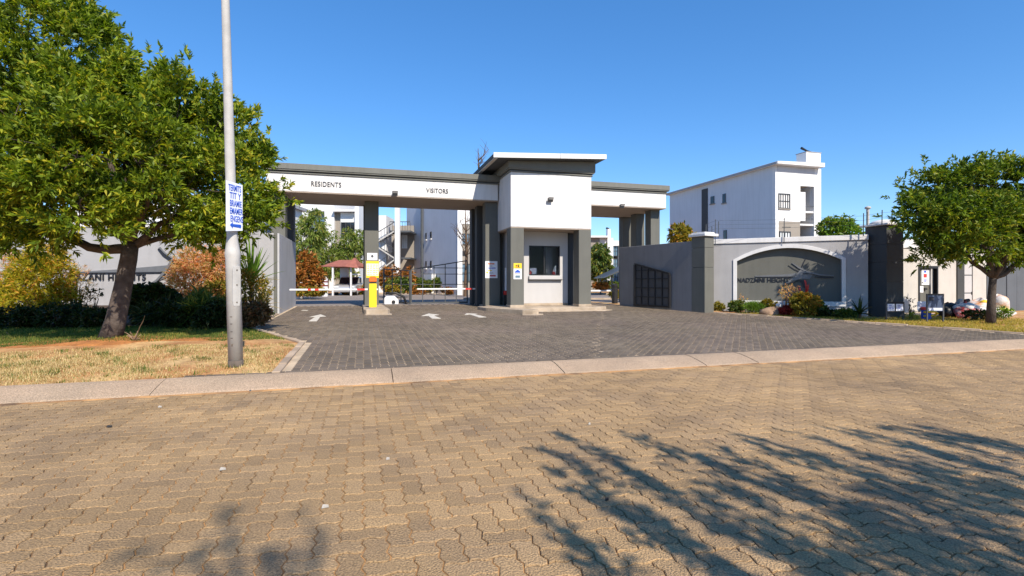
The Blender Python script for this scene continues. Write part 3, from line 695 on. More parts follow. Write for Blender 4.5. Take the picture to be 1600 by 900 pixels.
MB(UV).wedge([(ub0+.05, 22.45, FL+.04), (ub1-.02, 22.45, FL+.04), (ub1-.02, 22.85, FL+.04), (ub0+.05, 22.85, FL+.04), (ub0, 22.38, FL+1.05), (ub1, 22.38, FL+1.05), (ub1, 22.9, FL+1.05), (ub0, 22.9, FL+1.05)]).build('body', m_maroon, kb, bevel=0.02)
MB(UV).box(ub0-.02, ub1+.02, 22.34, 22.93, FL+1.052, FL+1.09).build('lid', m_glassb, kb, bevel=0.01)
for a in (ub0+.06, ub1-.06): MB(UV).tube([(a-.03, 22.80, FL+.07), (a+.03, 22.80, FL+.07)], .07, 10).build('wheel', m_yellow, kb)
pp = thing('boom_post', 'upright white raised boom arm between the hut columns', 'boom barrier', UV(u_at(790, 21.6), 21.6, FL))
MB(UV).box(u_at(789, 21.6), u_at(791.6, 21.6), 21.58, 21.64, 1.08, zpix(418, 22)).build('arm', m_boom, pp, bevel=0.008)
MB(UV).box(u_at(787, 21.6), u_at(794, 21.6), 21.5, 21.7, .92, 1.10).build('bracket', m_red, pp, bevel=0.02)
MB(UV).box(u_at(788, 21.6), u_at(793, 21.6), 21.52, 21.68, FL, .919).build('post', m_black, pp, bevel=0.01)

# swing gates
def gate(label, F, a0, a1, z0, h0, h1, nv, rails, group, mat=m_steel, b=0.0, t=.05):
    """leaf from a0 (low end, height h0) to a1 (high end, height h1)"""
    r = thing('swing_gate', label, 'gate', F((a0+a1)/2, b, z0), group)
    H = lambda a: z0 + h0 + (h1-h0)*(a-a0)/(a1-a0)
    lo, hi = min(a0, a1), max(a0, a1)
    for x in (a0, a1): MB(F).box(x-t*.6, x+t*.6, b-t*.6, b+t*.6, z0+.03, H(x)).build('stile', mat, r)
    MB(F).wedge([(lo, b-t/2, H(lo)), (hi, b-t/2, H(hi)), (hi, b+t/2, H(hi)), (lo, b+t/2, H(lo)), (lo, b-t/2, H(lo)+t), (hi, b-t/2, H(hi)+t), (hi, b+t/2, H(hi)+t), (lo, b+t/2, H(lo)+t)]).build('top_rail', mat, r)
    MB(F).box(lo, hi, b-t/2, b+t/2, z0+.04, z0+.12).build('bottom_rail', mat, r)
    for i in range(1, nv):
        x = a0+(a1-a0)*i/nv; MB(F).box(x-.02, x+.02, b-.018, b+.018, z0+.121, H(x)).build('bar', mat, r)
    for z in rails:
        xs = [x for x in lin(lo, hi, 40) if H(x) > z+z0+.02]
        if xs: MB(F).box(min(xs), max(xs), b-.022, b+.022, z0+z, z0+z+.035).build('rail', mat, r)
    return r
gm = u_at(642.5, 24.9); gr = u_at(730, 24.9)
gate('right leaf of the dark steel driveway gate, rising towards the hut', UV, gm, gr, GZ, UV.hit(643, 422, 24.9)[1]-GZ, UV.hit(730, 408, 24.9)[1]-GZ, 5, (.95, 1.45, 1.75), 'closed driveway gate leaves', b=24.9)
gl = u_at(602, 24.9)
FG = frame2(UV(gm-.06, 24.9, 0), UV(gl, 26.6, 0))
gate('left leaf of the dark steel driveway gate beside the centre pillar', FG, 0, math.hypot(gm-.06-gl, 1.7), GZ, 1.60, 1.70, 3, (.95, 1.35), 'closed driveway gate leaves')
gmot = thing('gate_motor', 'white gate motor box with black arm on the ground behind gate', 'gate motor', UV(u_at(612, 25.3), 25.3, GZ))
um = u_at(612, 25.3)
MB(UV).prism([(um-.35, GZ), (um+.32, GZ), (um+.32, GZ+.22), (um+.12, GZ+.42), (um-.2, GZ+.46), (um-.35, GZ+.3)], 25.2, 25.6).build('housing', m_poster, gmot, bevel=0.03)
MB(UV).tube([(um-.3, 25.15, GZ+.52), (um+.2, 25.15, GZ+.55), (um+.55, 25.15, GZ+.38), (um+.7, 25.15, GZ+.02)], .06, 8).build('arm', m_black, gmot, smooth=True)
MB(UV).tube([(um+.08, 25.17, GZ+.12), (um+.08, 25.2, GZ+.12)], .09, 10).build('knob', m_black, gmot)

# lane wall on the left
def wallthing(name, label, cat, loc): return thing(name, label, cat, loc)
lw = wallthing('lane_wall', 'light grey wall along the left side of residents lane', 'wall', UV(-3.2, 22, .3))
MB(UV).box(-3.60, -3.10, 20.05, 24.9, 0.1, 3.25).build('pier', m_grey, lw, bevel=0.012)
MB(UV).box(-3.099, -2.935, 20.20, 24.9, 0.1, 3.249).build('panel', m_lane, lw, bevel=0.01)
MB(UV).box(-3.098, -3.00, 20.09, 20.199, 0.1, 3.24).build('strip', m_char, lw)
# ------------------------------------------------------------------ sign walls, pillars and the right-hand boundary
def ring(m, outer, inner, b0, b1):
    n = len(outer); base = m._a([(p[0], b0, p[1]) for p in outer]+[(p[0], b0, p[1]) for p in inner]+[(p[0], b1, p[1]) for p in outer]+[(p[0], b1, p[1]) for p in inner])
    for i in range(n):
        j = (i+1) % n
        m.f += [(base+i, base+j, base+n+j, base+n+i), (base+2*n+j, base+2*n+i, base+3*n+i, base+3*n+j),
                (base+j, base+i, base+2*n+i, base+2*n+j), (base+n+i, base+n+j, base+3*n+j, base+3*n+i)]
    return m
def blade(F, pts, b, th, mat, parent, name='emblem_blade'):     # a raised metal shape on a sign wall
    P = [F.hit(px, py, b) for px, py in pts]
    A = sum(P[i][0]*P[(i+1) % len(P)][1]-P[(i+1) % len(P)][0]*P[i][1] for i in range(len(P)))
    if A < 0: P.reverse()
    return MB(F).prism(P, b-th, b).build(name, mat, parent)
def sweep(F, pts, w, b, th, mat, parent):                        # tapered curved stroke through pixels
    up, dn = [], []
    n = len(pts)
    for i, (x, y) in enumerate(pts):
        dx = pts[min(i+1, n-1)][0]-pts[max(i-1, 0)][0]; dy = pts[min(i+1, n-1)][1]-pts[max(i-1, 0)][1]; L = math.hypot(dx, dy)
        ww = w[i]/2; up.append((x-dy/L*ww, y+dx/L*ww)); dn.append((x+dy/L*ww, y-dx/L*ww))
    return blade(F, up+dn[::-1], b, th, mat, parent)

# left sign wall
SL = frame2((-23.5, 22.0), (-10.4, 22.6)); LW = math.hypot(13.1, .6)
sw = thing('sign_wall', 'grey sign wall behind the big tree with black letters and a bird emblem', 'sign wall', SL(LW/2, 0, .2))
MB(SL).box(-8, LW, 0, .3, 0, 3.85).build('panel', m_grey, sw, bevel=0.01)
MB(SL).box(-8.02, LW-.02, -.04, .34, 3.851, 4.05).build('coping', m_whitetrim, sw, bevel=0.01)
a, z = SL.hit(168.5, 433.5, 0); ex = (SL.ex[0], SL.ex[1], 0)
text('lettering', 'MAZANI HEIGHTS', 0.40, SL(a, -.035, z), ex, m_letter, sw, 0.03, 0.92, spacing=1.12)
blade(SL, [(106, 425.6), (190, 420.5), (262, 414.5), (276, 424), (250, 426.3)], 0, .05, m_letterg, sw)
sweep(SL, [(106, 426.6), (190, 426.2), (276, 425.2)], [1.2, 1.6, 1.2], -.012, .06, m_letter, sw)
sweep(SL, [(231, 446), (245, 438.5), (258, 425), (266, 412), (272, 402)], [1, 3, 4, 3.5, 1.5], -.06, .05, m_letterg, sw)
sweep(SL, [(249, 388), (257, 398), (268, 406), (284, 414)], [5, 5.5, 5, 3], 0, .05, m_letter, sw)
sweep(SL, [(249, 386.5), (258, 395.5), (270, 403.5), (286, 411)], [1.4, 2, 2, 1.2], -.05, .03, m_letterg, sw)
sweep(SL, [(247, 439), (260, 432), (276, 426)], [1, 3.2, 2.4], 0, .05, m_letterg, sw)
sweep(SL, [(274, 426), (279, 433), (280, 441)], [1, 2, 1], 0, .05, m_letter, sw)

# splayed wall on the right of the exit lane with the opened gate leaf
RWp, RWq = (5.146, 24.5), (7.25, 20.65)
RW = frame2(RWp, RWq); RL = math.hypot(RWq[0]-RWp[0], RWq[1]-RWp[1])
rw = thing('splayed_wall', 'dark grey splayed wall on the right of the exit lane', 'wall', RW(RL/2, 0, .3))
MB(RW).box(0, RL+.05, 0, .3, 0, 3.13).build('panel', m_wallgrey, rw, bevel=0.01)
ga, gz1 = RW.hit(992.5, 412, -.08); gb, gz2 = RW.hit(1046.5, 427, -.08)
g_ = gate('black gate leaf with sloping top folded open against the splayed wall', RW, gb, ga, G(22), gz2-G(22)-.05, gz1-G(22)-.05, 5, (.45, .85, 1.25, 1.62), None, m_black, b=-.10, t=.075)
m_mesh = M('gate infill sheet', (0.07, 0.07, 0.073), 0.6, 0.08, 4, 0.03, 60)
MB(RW).prism([(ga, G(22)+.12), (gb, G(22)+.12), (gb, gz2-.05), (ga, gz1-.05)], -.078, -.072).build('infill', m_mesh, g_)
PF = frame2((7.56, 20.08), (7.56+.878, 20.08+.479))
def pillar(name, label, F, w, d, z0, z1, cuts, mats):
    r = thing(name, label, 'pillar', F(w/2, d/2, z0))
    zs = [z0]+cuts+[z1]
    MB(F).box(.012, w-.012, .012, d-.012, z0, z1-.01).build('core', m_char2, r)
    for p, q in zip(zs[:-1], zs[1:]): MB(F).box(0, w, 0, d, p+.006, q-.006).build('block', mats, r, bevel=0.006)
    return r
PZ = zpix(370, 20.4)
pl = pillar('boundary_pillar', 'charcoal pillar with white slab cap between splayed wall and sign wall', PF, .52, .66, .1, PZ, [zpix(418, 20.4), zpix(387.5, 20.4)], m_char)
MB(PF).box(-.10, .68, -.10, .74, PZ+.001, PZ+.11).build('cap', m_whitetrim, pl, bevel=0.015)
MB(PF).box(-.02, .58, -.02, .66, PZ+.111, PZ+.17).build('cap_step', m_whitetrim, pl, bevel=0.015)

# right sign wall with its arched recess
SRp, SRq = (8.12, 20.95), (13.02, 18.72)
SR = frame2(SRp, SRq); SRL = math.hypot(SRq[0]-SRp[0], SRq[1]-SRp[1])
sr = thing('sign_wall', 'grey sign wall with white framed arched recess and bird emblem', 'sign wall', SR(SRL/2, 0, .2))
TOPZ = 3.03
def arch(aL, aR, zb, zs, za, n=18):     # anticlockwise seen from the front: bottom left, bottom right, then arch right to left
    c, h = (aL+aR)/2, (aR-aL)/2
    return [(aL, zb), (aR, zb)]+[(c+h*math.cos(math.pi*0+0)*(1-2*i/n), zs+(za-zs)*(1-(1-2*i/n)**2)) for i in range(n+1)]
iL, iR = SR.hit(1151.5, 430, 0)[0], SR.hit(1315, 430, 0)[0]
oL, oR = SR.hit(1145.5, 430, 0)[0], SR.hit(1321.5, 430, 0)[0]
zb_i = SR.hit(1232, 470.5, 0)[1]; zb_o = SR.hit(1232, 477.5, 0)[1]
zs_i = (SR.hit(1151, 408, 0)[1]+SR.hit(1316, 406, 0)[1])/2; zs_o = zs_i+.06
za_i = SR.hit(1232, 387.5, 0)[1]; za_o = SR.hit(1232, 381.5, 0)[1]
IN = arch(iL, iR, zb_i, zs_i, za_i); OU = arch(oL, oR, zb_o, zs_o, za_o)
m = MB(SR)
m.box(0, iL, 0, .3, -.1, TOPZ).box(iR, SRL, 0, .3, -.1, TOPZ).box(iL, iR, 0, .3, -.1, zb_i)
m.prism([(iL, zs_i)]+[p for p in reversed(IN[2:])][1:-1]+[(iR, zs_i), (iR, TOPZ), (iL, TOPZ)], 0, .3)
m.build('panel', m_grey, sr)
MB(SR).prism(arch(iL-.02, iR+.02, zb_i-.02, zs_i+.02, za_i+.02), .19, .24).build('recess_panel', m_char, sr)
ring(MB(SR), OU, IN, -.045, -.002).build('recess_frame', m_whitetrim, sr, bevel=0.006)
MB(SR).box(-.01, SRL+.01, -.05, .35, TOPZ+.001, TOPZ+.19).build('coping', m_whitetrim, sr, bevel=0.01)
ex = (SR.ex[0], SR.ex[1], 0); B = .188
a, z = SR.hit(1194, 438.0, B)
text('lettering', 'NADZMNI HEIGHTS', 0.25, SR(a, B-.012, z), ex, m_letter, sr, 0.010, .88, spacing=1.0)
blade(SR, [(1180, 431), (1220, 429.2), (1246, 426.8), (1241, 432), (1215, 432.2), (1180, 432.4)], B, .02, m_letterg, sr)
sweep(SR, [(1180, 433), (1215, 433.2), (1242, 433.4)], [.8, 1.0, 1.0], B, .02, m_letter, sr)
sweep(SR, [(1237.5, 410.8), (1248, 418), (1262, 425), (1280, 429.3), (1303, 431)], [1, 2.2, 2.8, 2, 1], B-.013, .02, m_letterg, sr)
sweep(SR, [(1238, 413), (1249, 420.5), (1264, 427.5), (1282, 431.8), (1302, 433)], [.8, 1.2, 1.2, 1, .8], B, .012, m_letter, sr)
sweep(SR, [(1231.5, 414.8), (1241, 421), (1250, 425)], [.8, 1.6, 1.8], B, .015, m_letter, sr)
sweep(SR, [(1259, 404), (1255, 412), (1251, 421)], [1.3, 1.6, 1.8], B, .015, m_letter, sr)
blade(SR, [(1250, 421.5), (1263, 426), (1270, 429), (1265, 436), (1251, 435.5), (1239, 439), (1223, 445.5), (1234, 437), (1243, 431)], B-.002, .02, m_letterg, sr)
sweep(SR, [(1223, 446.5), (1238, 441.5), (1250, 437.8)], [.9, 1.5, 1.2], B, .05, m_letter, sr)
sweep(SR, [(1254, 428), (1260, 427.3), (1270, 428.6)], [.8, 1.2, .8], B-.05, .01, m_letter, sr)
sweep(SR, [(1273, 432.5), (1288, 434), (1303, 434)], [1.2, 1.8, 1], B, .04, m_letter, sr)
blade(SR, [(1250, 438), (1256, 437.5), (1258.5, 448), (1256, 449.5)], B, .05, m_letter, sr)
blade(SR, [(1256, 437.5), (1258.5, 438), (1263.5, 453), (1259.5, 455)], B, .07, m_red, sr)

# big dark pillar
BPz = zpix(352, 18.3)
BF = Frame(13.32, 18.2, TH)
bp = pillar('gate_pillar', 'tall near-black pillar with pale domed cap right of the sign wall', BF, .80, .82, .0, BPz, [zpix(440.5, 18.2), zpix(409.5, 18.2), zpix(381, 18.2)], m_char2)
MB(BF).box(-.12, .92, -.12, .94, BPz+.001, BPz+.07).build('cap', m_whitetrim, bp, bevel=0.015)
MB(BF).lathe((.40, .41, BPz+.071), [(.46, 0), (.44, .06), (.36, .12), (.2, .165), (.03, .18)], 20).build('dome', m_whitetrim, bp, smooth=True)
vp = thing('vent_pipe', 'grey vent pipe with round cowl behind the domed pillar', 'pipe', BF(.45, 1.1, 2.5))
MB(BF).tube([(.42, 1.05, 2.2), (.42, 1.05, zpix(326, 19.2))], .055, 10).build('pipe', m_galv, vp)
MB(BF).lathe((.42, 1.05, zpix(326, 19.2)), [(.07, 0), (.11, .03), (.10, .08), (.03, .11)], 12).build('cowl', m_galv, vp, smooth=True)

# boundary wall right of the pillar, with pedestrian gate
BV = 15.6; bu = lambda px: u_at(px, BV)
bwz = UV.hit(1420, 388, BV)[1]; cz = UV.hit(1420, 374, BV)[1]
ow = thing('boundary_wall', 'sunlit beige boundary wall right of the domed pillar behind the small tree', 'wall', UV(bu(1480), BV, .2))
d0, d1 = bu(1434.5), bu(1465.5); dz = UV.hit(1450, 415.5, BV)[1]
mm = MB(UV); mm.box(bu(1375), d0, BV, BV+.25, 0, bwz).box(d1, bu(1494), BV, BV+.25, 0, bwz).box(d0, d1, BV, BV+.25, dz, bwz)
mm.build('panel', m_beige, ow)
MB(UV).box(bu(1520), bu(1541), BV, BV+.25, 0, bwz).build('panel', m_beige, ow)
MB(UV).box(bu(1375), bu(1541), BV-.04, BV+.29, bwz+.001, cz).build('coping', m_whitetrim, ow, bevel=0.01)
MB(UV).box(bu(1494.2), bu(1505), BV-.05, BV+.3, 0, bwz-.002).build('pier', m_char2, ow)
mc = thing('meter_cabinet', 'tall grey two-door meter cabinet set in the beige wall beside dark pier', 'cabinet', UV(bu(1513), BV, .1))
MB(UV).box(bu(1505.2), bu(1519.8), BV+.04, BV+.25, 0, bwz-.002).build('body', m_steel, mc)
zz = [.05, UV.hit(1513, 458, BV)[1], UV.hit(1513, 430, BV)[1], bwz-.03]
for p, q in zip(zz[:-1], zz[1:]): MB(UV).box(bu(1506), bu(1519), BV+.01, BV+.039, p+.02, q-.02).build('door', m_hut, mc, bevel=0.004)
MB(UV).box(bu(1518), bu(1519), BV-.02, BV+.009, zz[1]-.06, zz[1]+.06).build('handle', m_black, mc)
wl_ = MB(UV)
m_panel = M('slate panel', (0.10, 0.11, 0.125), 0.8, 0.08, 1.5, 0.15, 40, streak=0.12)
gw = thing('panel_wall', 'dark grey wall of upright panels in the shade of small tree', 'wall', UV(bu(1560), BV, .1))
x = bu(1541.5)
while x < bu(1640):
    MB(UV).box(x, x+.62, BV-.02+RNG.uniform(0, .03), BV+.22, -.05, bwz-.05+.02*math.sin(x*9)).build('panel', m_panel, gw, bevel=0.01); x += .632
dg = thing('pedestrian_gate', 'grey pedestrian gate with black frame in the beige wall', 'gate', UV((d0+d1)/2, BV, .2))
fm = MB(UV); fm.box(d0, d0+.09, BV-.02, BV+.12, .05, dz).box(d1-.07, d1, BV-.02, BV+.12, .05, dz).box(d0+.09, d1-.07, BV-.02, BV+.12, dz-.10, dz)
fm.build('frame', m_black, dg)
MB(UV).box(d0+.09, bu(1455.5), BV+.10, BV+.15, .08, dz-.1).build('leaf', m_char, dg)
MB(UV).box(bu(1455.5)+.005, bu(1457.5), BV+.02, BV+.14, .08, dz-.1).build('post', m_galv, dg)
MB(UV).box(bu(1457.5)+.004, d1-.07, BV+.13, BV+.14, .08, dz-.1).build('dark_gap_sheet', m_black, dg)  # black sheet filling the slot beside the post
MB(UV).box(d0+.06, d0+.24, BV-.04, BV-.021, UV.hit(1437, 457, BV)[1], UV.hit(1437, 447, BV)[1]).build('lock_box', m_poster, dg)
MB(UV).box(bu(1446), bu(1450), BV+.02, BV+.10, UV.hit(1448, 453, BV)[1], UV.hit(1448, 450, BV)[1]).build('handle', m_black, dg)
n_, a0, a1, z0, z1 = notice('notice', 'white notice with red square and blue lines on pedestrian gate', 1439.6, 421.2, 1451.5, 445, BV+.095,
     [(.25, .28, .68, .52, m_red), (.3, .08, .6, .2, m_signblue), (.28, .6, .68, .64, m_signblue), (.28, .68, .68, .72, m_signblue), (.3, .76, .6, .80, m_signblue), (.05, .82, .2, .90, m_ink)])

# electric fence on top of the walls
ef = thing('electric_fence', 'thin rods and wires of the electric fence over the sign wall', 'electric fence', SR(SRL/2, .15, TOPZ+.2))
def rod(px, y0, y1, Y, r=.016):
    X = (px-800)/FOC*Y; MB().tube([(X, Y, zpix(y1, Y)), (X+.01, Y, zpix(y0, Y))], r, 6).build('rod', m_steel, ef); return Vector((X, Y, zpix(y0, Y)))
q = [rod(1103, 350, 371, 20.6), rod(1112, 354, 372, 20.5), rod(1117.5, 343, 384, 20.3), rod(1122.5, 346, 372, 21.0), rod(1225, 340, 380, 19.75)]
q2 = [rod(1349, 333, 369, 18.5), rod(1355, 331, 352, 18.4), rod(1378, 328, 352, 18.1), rod(1393.5, 327, 352, 18.0)]
MB().box(q[4].x-.06, q[4].x+.25, 19.73, 19.77, zpix(355.5, 19.75), zpix(354.5, 19.75)).build('bracket', m_steel, ef)
for dz_ in (0, .16, .32):
    MB().tube([tuple(q[2]-Vector((0, 0, dz_+.05))), tuple(q[4]-Vector((0, 0, dz_+.08))), tuple(q2[0]-Vector((0, 0, dz_+.1)))], .004, 4).build('wire', m_steel, ef)
    MB().tube([tuple(q[2]-Vector((0, 0, dz_+.05))), tuple(q[0]-Vector((0, 0, dz_+.02)))], .004, 4).build('wire', m_steel, ef)
    MB().tube([tuple(q2[0]-Vector((0, 0, dz_+.1))), tuple(q2[2]-Vector((0, 0, dz_+.1))), tuple(q2[3]-Vector((0, 0, dz_+.1)))], .004, 4).build('wire', m_steel, ef)

# sign boards, bins and bags on the far verge
def legs_board(label, pxs, top, bot, foot, Y, face, name='sign_board'):
    F = Frame(0, Y, 0); x0, x1 = [(p-800)/FOC*Y for p in pxs]; r = thing(name, label, 'sign board', (.5*(x0+x1), Y, zpix(foot, Y)))
    zt, zb_, zf = zpix(top, Y), zpix(bot, Y), zpix(foot, Y)
    for x in (x0, x1-.035): MB(F).box(x, x+.035, -.02, .02, zf-.06, zt).build('leg', m_steel, r)
    MB(F).box(x0+.036, x1-.036, -.02, .02, zt-.05, zt).build('top_rail', m_black, r)
    MB(F).box(x0+.036, x1-.036, -.015, .015, zb_, zt-.051).build('face', face, r)
    return r, F, x0, x1, zt, zb_
m_navy = M('mottled navy board', (0.06, 0.085, 0.15), 0.35, 0.2, 2.5, 0)  # the board's own dark navy, slightly mottled at random
r_, F_, x0, x1, zt, zb_ = legs_board('dark blue framed board on two thin legs in front of pedestrian gate', (1447.5, 1474.5), 459, 486, 503, 16.2, m_navy)
MB(F_).box(x0+.06, x1-.06, -.02, -.0155, zb_+.02, zb_+.10).build('print', m_board, r_)
MB(F_).box(x0+.06, x0+.22, -.02, -.0155, zt-.22, zt-.10).build('print', m_ink, r_)
r_, F_, x0, x1, zt, zb_ = legs_board('low board with two white panels beside the domed pillar', (1384, 1412.5), 471.5, 487, 497.5, 17.0, m_black)
xm = (x0+x1)/2
for p, q_ in ((x0+.04, xm-.02), (xm+.02, x1-.04)):
    b_ = MB(F_).box(p, q_, -.03, -.016, zb_+.02, zt-.07).build('panel', m_board, r_, bevel=0.01)
    for i in range(3): MB(F_).box(p+.05, p+.05+(q_-p)*(.35+.12*i % .4), -.032, -.0303, zt-.14-i*.05, zt-.12-i*.05).build('print', m_signblue, b_)
dr = thing('drum', 'small blue drum with red lid beside the pedestrian gate', 'drum', at(1447, 17.4))
c = at(1447, 17.4)
MB().lathe(c, [(.13, 0), (.14, .05), (.14, .30), (.13, .34)], 16).build('body', m_signblue, dr, smooth=True)
MB().lathe((c[0], c[1], c[2]+.341), [(.15, 0), (.15, .09), (.05, .10)], 16).build('lid', m_red, dr)
hs = at(1453, 17.2)
tag(MB().tube([(hs[0]-.2, hs[1], hs[2]+.28), (hs[0]+.16, hs[1], hs[2]+.30), (hs[0]+.26, hs[1], hs[2]+.24), (hs[0]+.2, hs[1]+.1, hs[2]+.16), (hs[0]-.1, hs[1]+.12, hs[2]+.14)], .035, 8).build('hose', m_posty, smooth=True, loc=hs), 'short pale yellow hose lying over the blue drum', 'hose', kind='thing')
s_ = at(1441.5, 17.5)
tag(MB().box(s_[0]-.16, s_[0]+.16, s_[1], s_[1]+.06, s_[2]+.30, s_[2]+.62).build('placard', m_board, loc=s_, bevel=0.03), 'small pale blue placard leaning behind the blue drum', 'placard', kind='thing')
def bag(name, label, cat, px, py, Y, r, mat, seed, trims=()):
    X = (px-800)/FOC*Y; z = zpix(py, Y); o = thing(name, label, cat, (X, Y, z))
    MB().blob((X, Y, z+r[2]*.75), r, seed, 18, 12, .22, .2).build('sack', mat, o, smooth=True)
    for (dx, dz, rr, m_) in trims: MB().blob((X+dx, Y-r[1]*.55, z+r[2]*.75+dz), rr, seed+3, 12, 8, .3).build('patch', m_, o, smooth=True)
    return o
m_sack = M('white woven sack', (0.66, 0.62, 0.60), 0.7, 0.16, 5, 0.6, 14, c2=(0.45, 0.40, 0.36), c2amt=0.5, c2scale=6)
m_sackr = M('red printed sack', (0.42, 0.05, 0.05), 0.7, 0.2, 6, 0.5, 14, c2=(0.6, 0.5, 0.48), c2amt=0.7, c2scale=9)
m_sacky = M('yellow green sack', (0.50, 0.52, 0.10), 0.7, 0.2, 6, 0.5, 14)
m_sacko = M('sack with orange print', (0.66, 0.62, 0.60), 0.7, 0.16, 5, 0.6, 14, c2=(0.60, 0.26, 0.10), c2amt=1.0, c2scale=5)
m_tarp = M('grey tarpaulin', (0.33, 0.31, 0.30), 0.75, 0.15, 4, 0.5, 10)
bag('black_bag', 'round black refuse bag against the beige wall', 'refuse bag', 1482, 496, 18.6, (.32, .3, .30), m_black, 5)
bag('sack', 'white sack with red print lying below the beige wall', 'sack', 1513, 497, 18.2, (.50, .35, .24), m_sackr, 11, ((.25, .03, (.28, .16, .13), m_sack),))
bag('sack', 'plump white sack on top of the red printed sack', 'sack', 1511, 487.5, 18.25, (.34, .3, .19), m_sack, 15)
bag('sack', 'crumpled white sack left of the small tree trunk', 'sack', 1529, 497, 18.4, (.40, .34, .20), m_sack, 21)
bag('sack', 'grey white sack with brown stains heaped behind the small tree', 'sack', 1534, 489, 18.9, (.45, .36, .30), m_sacko, 25, ((-.1, .18, (.16, .1, .08), m_posty),))
bag('sack', 'pale sack lowest in the heap right of the small tree trunk', 'sack', 1561, 496, 18.5, (.46, .36, .17), m_sack, 31)
bag('sack', 'flat yellow green sack in the middle of the heap right of trunk', 'sack', 1560, 489, 18.6, (.44, .34, .12), m_sacky, 35)
bag('sack', 'orange printed white sack on top of the heap right of trunk', 'sack', 1559, 485, 18.7, (.38, .32, .32), m_sacko, 39)
tp = thing('tarpaulin', 'grey tarpaulin peaked over the rubbish beside the beige wall', 'tarpaulin', (16.0, 18.6, .2))
Yt = 18.75; X0, X1, X2 = [(p-800)/FOC*Yt for p in (1486, 1505, 1516)]
MB().wedge([(X0, Yt-.1, .15), (X2, Yt-.1, .15), (X2, Yt+.35, .15), (X0, Yt+.35, .15), (X1-.1, Yt+.05, zpix(467, Yt)), (X1+.08, Yt+.05, zpix(467, Yt)), (X1+.08, Yt+.15, zpix(467, Yt)), (X1-.1, Yt+.15, zpix(467, Yt))]).build('sheet', m_tarp, tp, bevel=0.04)
MB().tube([((1508-800)/FOC*18.2, 18.2, zpix(481, 18.2)), ((1508.5-800)/FOC*18.2, 18.2, zpix(469, 18.2))], .05, 8).build('tool_handle', m_maroon, tp)
MB().tube([((1508-800)/FOC*18.2, 18.2, zpix(470, 18.2)), ((1514-800)/FOC*18.2, 18.2, zpix(469, 18.2))], .06, 8).build('tool_head', m_black, tp)
# ------------------------------------------------------------------ buildings inside the estate
def window(parent, F, a0, a1, z0, z1, b, glass=m_glassb, fm=m_steel, nv=1, nh=0, t=.06, name='window'):
    m = MB(F); m.box(a0, a0+t, b-.03, b+.04, z0, z1).box(a1-t, a1, b-.03, b+.04, z0, z1).box(a0+t, a1-t, b-.03, b+.04, z0, z0+t).box(a0+t, a1-t, b-.03, b+.04, z1-t, z1)
    for i in range(1, nv+1):
        x = a0+(a1-a0)*i/(nv+1); m.box(x-t*.35, x+t*.35, b-.02, b+.03, z0+t, z1-t)
    for i in range(1, nh+1):
        z = z0+(z1-z0)*i/(nh+1); m.box(a0+t, a1-t, b-.018, b+.028, z-t*.3, z+t*.3)
    w = m.build(name, fm, parent)
    MB(F).box(a0+t*.5, a1-t*.5, b+.041, b+.05, z0+t*.5, z1-t*.5).build('pane', glass, w)
    return w
# right apartment block
EV = 32.7; e0, e1 = u_at(1211.5, EV), u_at(1283, EV); EB = UV.hita(1046.5, 340, e0)[0]
zf = lambda py, px=1240: UV.hit(px, py, EV)[1]
eb = thing('apartment_block', 'white three storey apartment block with chimney above the right sign wall', 'apartment block', UV((e0+e1)/2, EV, .4))
ZR = zf(258.5, 1212)
ba0, ba1, bz1 = u_at(1250.5, EV), u_at(1272, EV), zf(291, 1262)
tz = zf(346, 1230)
m = MB(UV); m.box(e0, ba0, EV, EV+.3, tz, ZR).box(ba1, e1, EV, EV+.3, .2, ZR).box(ba0, ba1, EV, EV+.3, bz1, ZR)
m.box(e0+.3, e1, EV+2.2, EB, .2, ZR).build('wall', m_aprt, eb)
MB(UV).box(e0+.012, ba0, EV+.02, EV+.29, .2, tz-.002).build('lower_wall', m_brown, eb)
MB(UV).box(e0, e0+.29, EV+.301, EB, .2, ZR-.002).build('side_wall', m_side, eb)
MB(UV).box(e0-.001, e0+.30, EV-.01, EV+.30, .2, tz-.001).build('corner_strip', m_aprt, eb)
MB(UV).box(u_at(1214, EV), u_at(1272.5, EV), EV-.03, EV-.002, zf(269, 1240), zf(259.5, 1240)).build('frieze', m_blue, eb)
MB(UV).wedge([(e0-.35, EV-.6, ZR+.002), (u_at(1279, EV), EV-.6, ZR+.002), (u_at(1279, EV), EB+.3, ZR+.002), (e0-.35, EB+.3, ZR+.002),
      (e0-.35, EV-.6, ZR+.20), (u_at(1279, EV), EV-.6, ZR+.34), (u_at(1279, EV), EB+.3, ZR+.34), (e0-.35, EB+.3, ZR+.20)]).build('roof', m_whitetrim, eb, bevel=0.01)
MB(UV).box(e0-.38, e0-.352, EV-.5, EB+.3, ZR+.0, ZR+.17).build('gutter', m_roofgrey, eb)
ch0 = u_at(1260, EV)
MB(UV).box(ch0, e1, EV+.02, EV+1.0, ZR+.345, zf(238.5, 1272)).build('chimney', m_aprt, eb, bevel=0.01)
MB(UV).box(ch0-.03, e1+.05, EV-.01, EV+1.05, zf(238.4, 1272), zf(237.4, 1272)).build('chimney_cap', m_roofgrey, eb)
an = MB(UV); zc = zf(237, 1268)
an.tube([(ch0-.1, EV+.4, zc+.35), (ch0+.45, EV+.4, zc+.16), (ch0+1.0, EV+.4, zc+.06)], [.10, .07, .05], 8); an.tube([(ch0+.6, EV+.4, zc-.02), (ch0+.55, EV+.4, zc+.13)], .05, 6)
an.build('roof_camera', m_black, eb)
window(eb, UV, u_at(1216, EV), u_at(1234, EV), zf(326, 1225), zf(302.5, 1225), EV-.04, m_curtain, m_steel, 4, 1)
